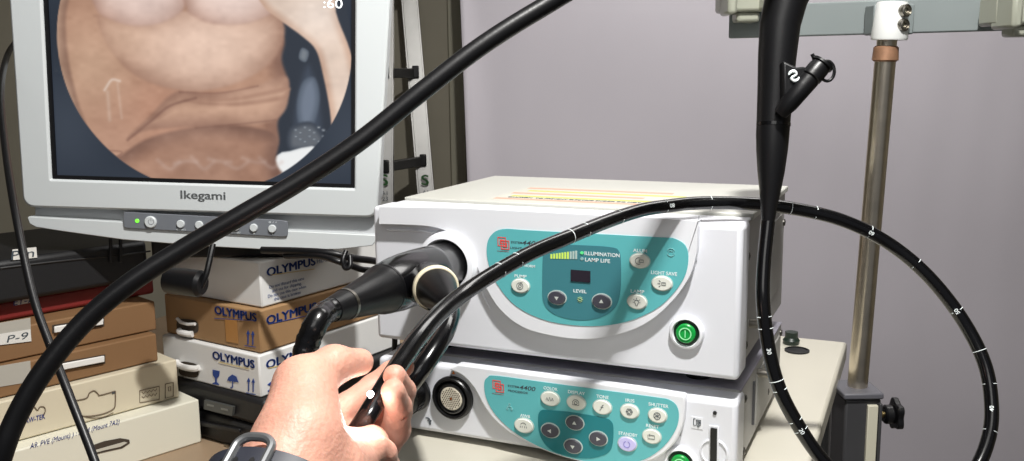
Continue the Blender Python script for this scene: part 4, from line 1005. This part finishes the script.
# ------------------------------------------------------------------ hand
def surface_nets(f, lo, h):
    s = f < 0; nx, ny, nz = f.shape
    cidx = -np.ones((nx-1, ny-1, nz-1), int)
    acc = np.zeros((nx-1, ny-1, nz-1, 3)); cnt = np.zeros((nx-1, ny-1, nz-1))
    g = np.stack(np.meshgrid(np.arange(nx), np.arange(ny), np.arange(nz), indexing='ij'), -1).astype(float)
    quads = []
    cross = {}
    for ax in range(3):
        a = [slice(None)]*3; b = [slice(None)]*3; a[ax] = slice(0, -1); b[ax] = slice(1, None)
        fa, fb_ = f[tuple(a)], f[tuple(b)]; c = (fa < 0) != (fb_ < 0)
        I = np.argwhere(c); t = fa[c]/(fa[c]-fb_[c]); P = I.astype(float); P[:, ax] += t
        cross[ax] = (I, fa[c] < 0)
        o1, o2 = [k for k in range(3) if k != ax]
        for d1 in (0, -1):
            for d2 in (0, -1):
                J = I.copy(); J[:, o1] += d1; J[:, o2] += d2
                ok = ((J >= 0) & (J < np.array(cidx.shape))).all(1)
                np.add.at(acc, tuple(J[ok].T), P[ok]); np.add.at(cnt, tuple(J[ok].T), 1)
    act = cnt > 0; cidx[act] = np.arange(act.sum()); verts = acc[act]/cnt[act][:, None]*h+lo
    faces = []
    for ax in range(3):
        I, ins = cross[ax]; o1, o2 = [(1, 2), (2, 0), (0, 1)][ax]; Q = []
        for d1, d2 in ((-1, -1), (0, -1), (0, 0), (-1, 0)):
            J = I.copy(); J[:, o1] += d1; J[:, o2] += d2; ok = ((J >= 0) & (J < np.array(cidx.shape))).all(1)
            Q.append(np.where(ok, cidx[tuple(np.clip(J, 0, np.array(cidx.shape)-1).T)], -1))
        Q = np.stack(Q, 1); ok = (Q >= 0).all(1); Q = Q[ok]; i2 = ins[ok]
        Q[~i2] = Q[~i2][:, ::-1]; faces.append(Q)
    return verts, np.concatenate(faces)
def caps(G, a, b, ra, rb):
    a, b = np.array(a), np.array(b); d = b-a; L2 = d@d
    t = np.clip(((G-a)@d)/L2, 0, 1); return np.linalg.norm(G-a-t[..., None]*d, axis=-1)-(ra+(rb-ra)*t)
def smin(a, b, k):
    h = np.clip(.5+.5*(b-a)/k, 0, 1); return b*(1-h)+a*h-k*h*(1-h)
HAND = dict(
 wrist=(300,462,.462), fore=(255,580,.42),
 tmc=(303,432,.470), tmp=(309,383,.490), tip_=(341,366,.508), tt=(361.5,361,.522),
)
def hand():
    p = PD
    lo = np.full(3, 1e9); hi = -lo
    # chains: (points with radius in metres)
    thumb = [(298,430,.468,.0195),(303,385,.490,.0150),(334,364.5,.507,.0099),(360,362,.524,.0078)]
    index = [(322,426,.552,.0105),(348,407,.570,.0092),(373,388,.588,.0086),(391,373,.590,.0076),(404,367,.584,.0066)]
    middle = [(336,438,.552,.0105),(378,432,.578,.0092),(399,412,.588,.0084),(403.5,391,.570,.0076),(394.5,376,.545,.0070)]
    ring_ = [(347,452,.548,.0105),(384,447,.562,.0092),(396,430,.562,.0088),(398.5,407,.550,.0080),(393,391,.533,.0072)]
    pinky = [(352,472,.528,.0105),(372,476,.532,.0092),(386,468,.534,.0082),(384,453,.522,.0072),(377,446,.514,.0064)]
    allp = [PD(a, b, c) for ch in (thumb, index, middle, ring_, pinky) for a, b, c, r in ch]+[PD(300,462,.462), PD(262,560,.425)]
    A = np.array([list(q) for q in allp]); lo = A.min(0)-.03; hi = A.max(0)+.03
    h = .0013; n = np.ceil((hi-lo)/h).astype(int)
    G = np.stack(np.meshgrid(*[lo[i]+h*np.arange(n[i]) for i in range(3)], indexing='ij'), -1)
    def ch(pts, k=.002):
        d = None
        for u, w_ in zip(pts, pts[1:]):
            c = caps(G, PD(*u[:3]), PD(*w_[:3]), u[3], w_[3]); d = c if d is None else smin(d, c, k)
        return d
    # forearm and palm
    body = caps(G, PD(282,470,.452), PD(238,575,.415), .0215, .0235)
    body = smin(body, caps(G, PD(306,472,.472), PD(265,585,.43), .0195, .0220), .02)
    for a, b, ra, rb in (((292,455,.462),(310,410,.530),.0185,.0130), ((302,464,.468),(318,428,.545),.018,.0120), ((312,470,.474),(340,452,.545),.0185,.0115), ((318,476,.476),(350,472,.528),.019,.0115)):
        body = smin(body, caps(G, PD(*a), PD(*b), ra, rb), .012)
    body = smin(body, caps(G, PD(306,434,.466), PD(308,402,.480), .0165, .0140), .012)      # thenar pad
    body = smin(body, caps(G, PD(335,472,.478), PD(360,456,.512), .0155, .0115), .012)      # heel of the little finger side
    body = smin(body, caps(G, PD(345,452,.515), PD(372,442,.535), .0105, .0100), .008)
    th = ch(thumb, .006)
    body = smin(body, th, .010)
    fingers = None
    for f_ in (index, middle, ring_, pinky):
        d = ch(f_, .0025)
        fingers = d if fingers is None else smin(fingers, d, .0012)
    tot = smin(body, fingers, .007)
    # web between thumb and index
    tot = smin(tot, caps(G, PD(312,402,.50), PD(324,412,.535), .007, .007), .012)
    # flexion creases
    def groove(a, b, r, k=.0012):
        nonlocal tot
        c = caps(G, PD(*a), PD(*b), r, r); tot = -smin(-tot, c, k)
    groove((384,416,.547), (411,419,.547), .0010); groove((383,436,.545), (404,440,.548), .0009); groove((391,398,.5225), (405,394,.530), .0006)
    groove((352,399,.557), (364,409,.560), .0010)
    groove((316,440,.432), (340,430,.440), .0009); groove((312,448,.432), (338,440,.440), .0009)
    v, f = surface_nets(tot, lo, h)
    me = bpy.data.meshes.new('body'); me.from_pydata(v.tolist(), [], f.tolist())
    skin = M('pale_skin', (208, 154, 134), .5, sss=.12, bump=.35, bscale=330, vary=.10, vscale=45)
    t = thing('person', 'left hand with black watch gripping the black scope tube', 'person', PD(300, 462, .462))
    o = link('body', me, skin, t, angle=180)
    s = o.modifiers.new('smooth', 'SMOOTH'); s.factor = .5; s.iterations = 5
    # nails
    nm = M('nail', (232, 190, 172), .3)
    return t
hand()

# ------------------------------------------------------------------ wristwatch
def watch():
    t = thing('wristwatch', 'black rubber strap watch with grey metal buckle on the wrist', 'watch', PD(285, 470, .45))
    c = PD(268, 503, .439); ax = (PD(262, 540, .425)-PD(300, 460, .462)).normalized()
    x = CR - ax*CR.dot(ax); x.normalize(); y = ax.cross(x)
    strapm = M('black_silicone', (38, 40, 50), .5, bump=.05)
    a_, b_ = .0335, .0255
    def el(ang, s, k=1.0): return c+ax*s+x*math.cos(ang)*a_*k+y*math.sin(ang)*b_*k
    bm = MB(); N = 60; prof = [(-.0115, 1.0), (-.0105, 1.075), (.0105, 1.075), (.0115, 1.0), (.009, .99), (-.009, .99)]
    rings = [[bm.bm.verts.new(el(2*math.pi*i/N, s, k)) for s, k in prof] for i in range(N)]
    for i in range(N):
        A, B = rings[i], rings[(i+1) % N]
        for j in range(len(prof)): bm.bm.faces.new((A[j], A[(j+1) % 6], B[(j+1) % 6], B[j]))
    st = bm.build('strap', strapm, t)
    # slots on the viewer's side and the grey wire buckle
    for k, an in enumerate(np.linspace(0, 2*math.pi, 26, endpoint=False)):
        P = el(an, 0, 1.077); nn = (x*math.cos(an)/a_+y*math.sin(an)/b_).normalized(); tg = ax.cross(nn)
        MB().prism([P+ax*u*.0042+tg*v_*.0016 for u, v_ in ell(1, 1, 16)], nn*.0004).build('strap_slot', M('slot_black', (6, 6, 8), .8), st, smooth=False)
    bk = M('grey_metal_buckle', (150, 152, 154), .3, .8)
    best = max(np.linspace(0, 2*math.pi, 90), key=lambda an: -abs((lambda d: 512+F*d.dot(CR)/d.dot(CF)-252)(el(an, -.010, 1.12)-CAM)) - 200*max(0, (el(an, -.010)-c).dot(CF))*20)
    loop = []
    for u, v_ in rrect(.029, .016, .006, 6):
        an = best+v_/.030*.95; loop.append(el(an, u-.001, 1.12))
    MB().tube(loop+[loop[0], loop[1]], .0023, 10).build('buckle', bk, t)
    return t, el, ax, x, y, c
wt, el, ax, wx, wy, wc = watch()

lamp('scope_tip_light', PD(371, 414, .515), PD(372, 432, .535), .045, .003, kind='POINT')
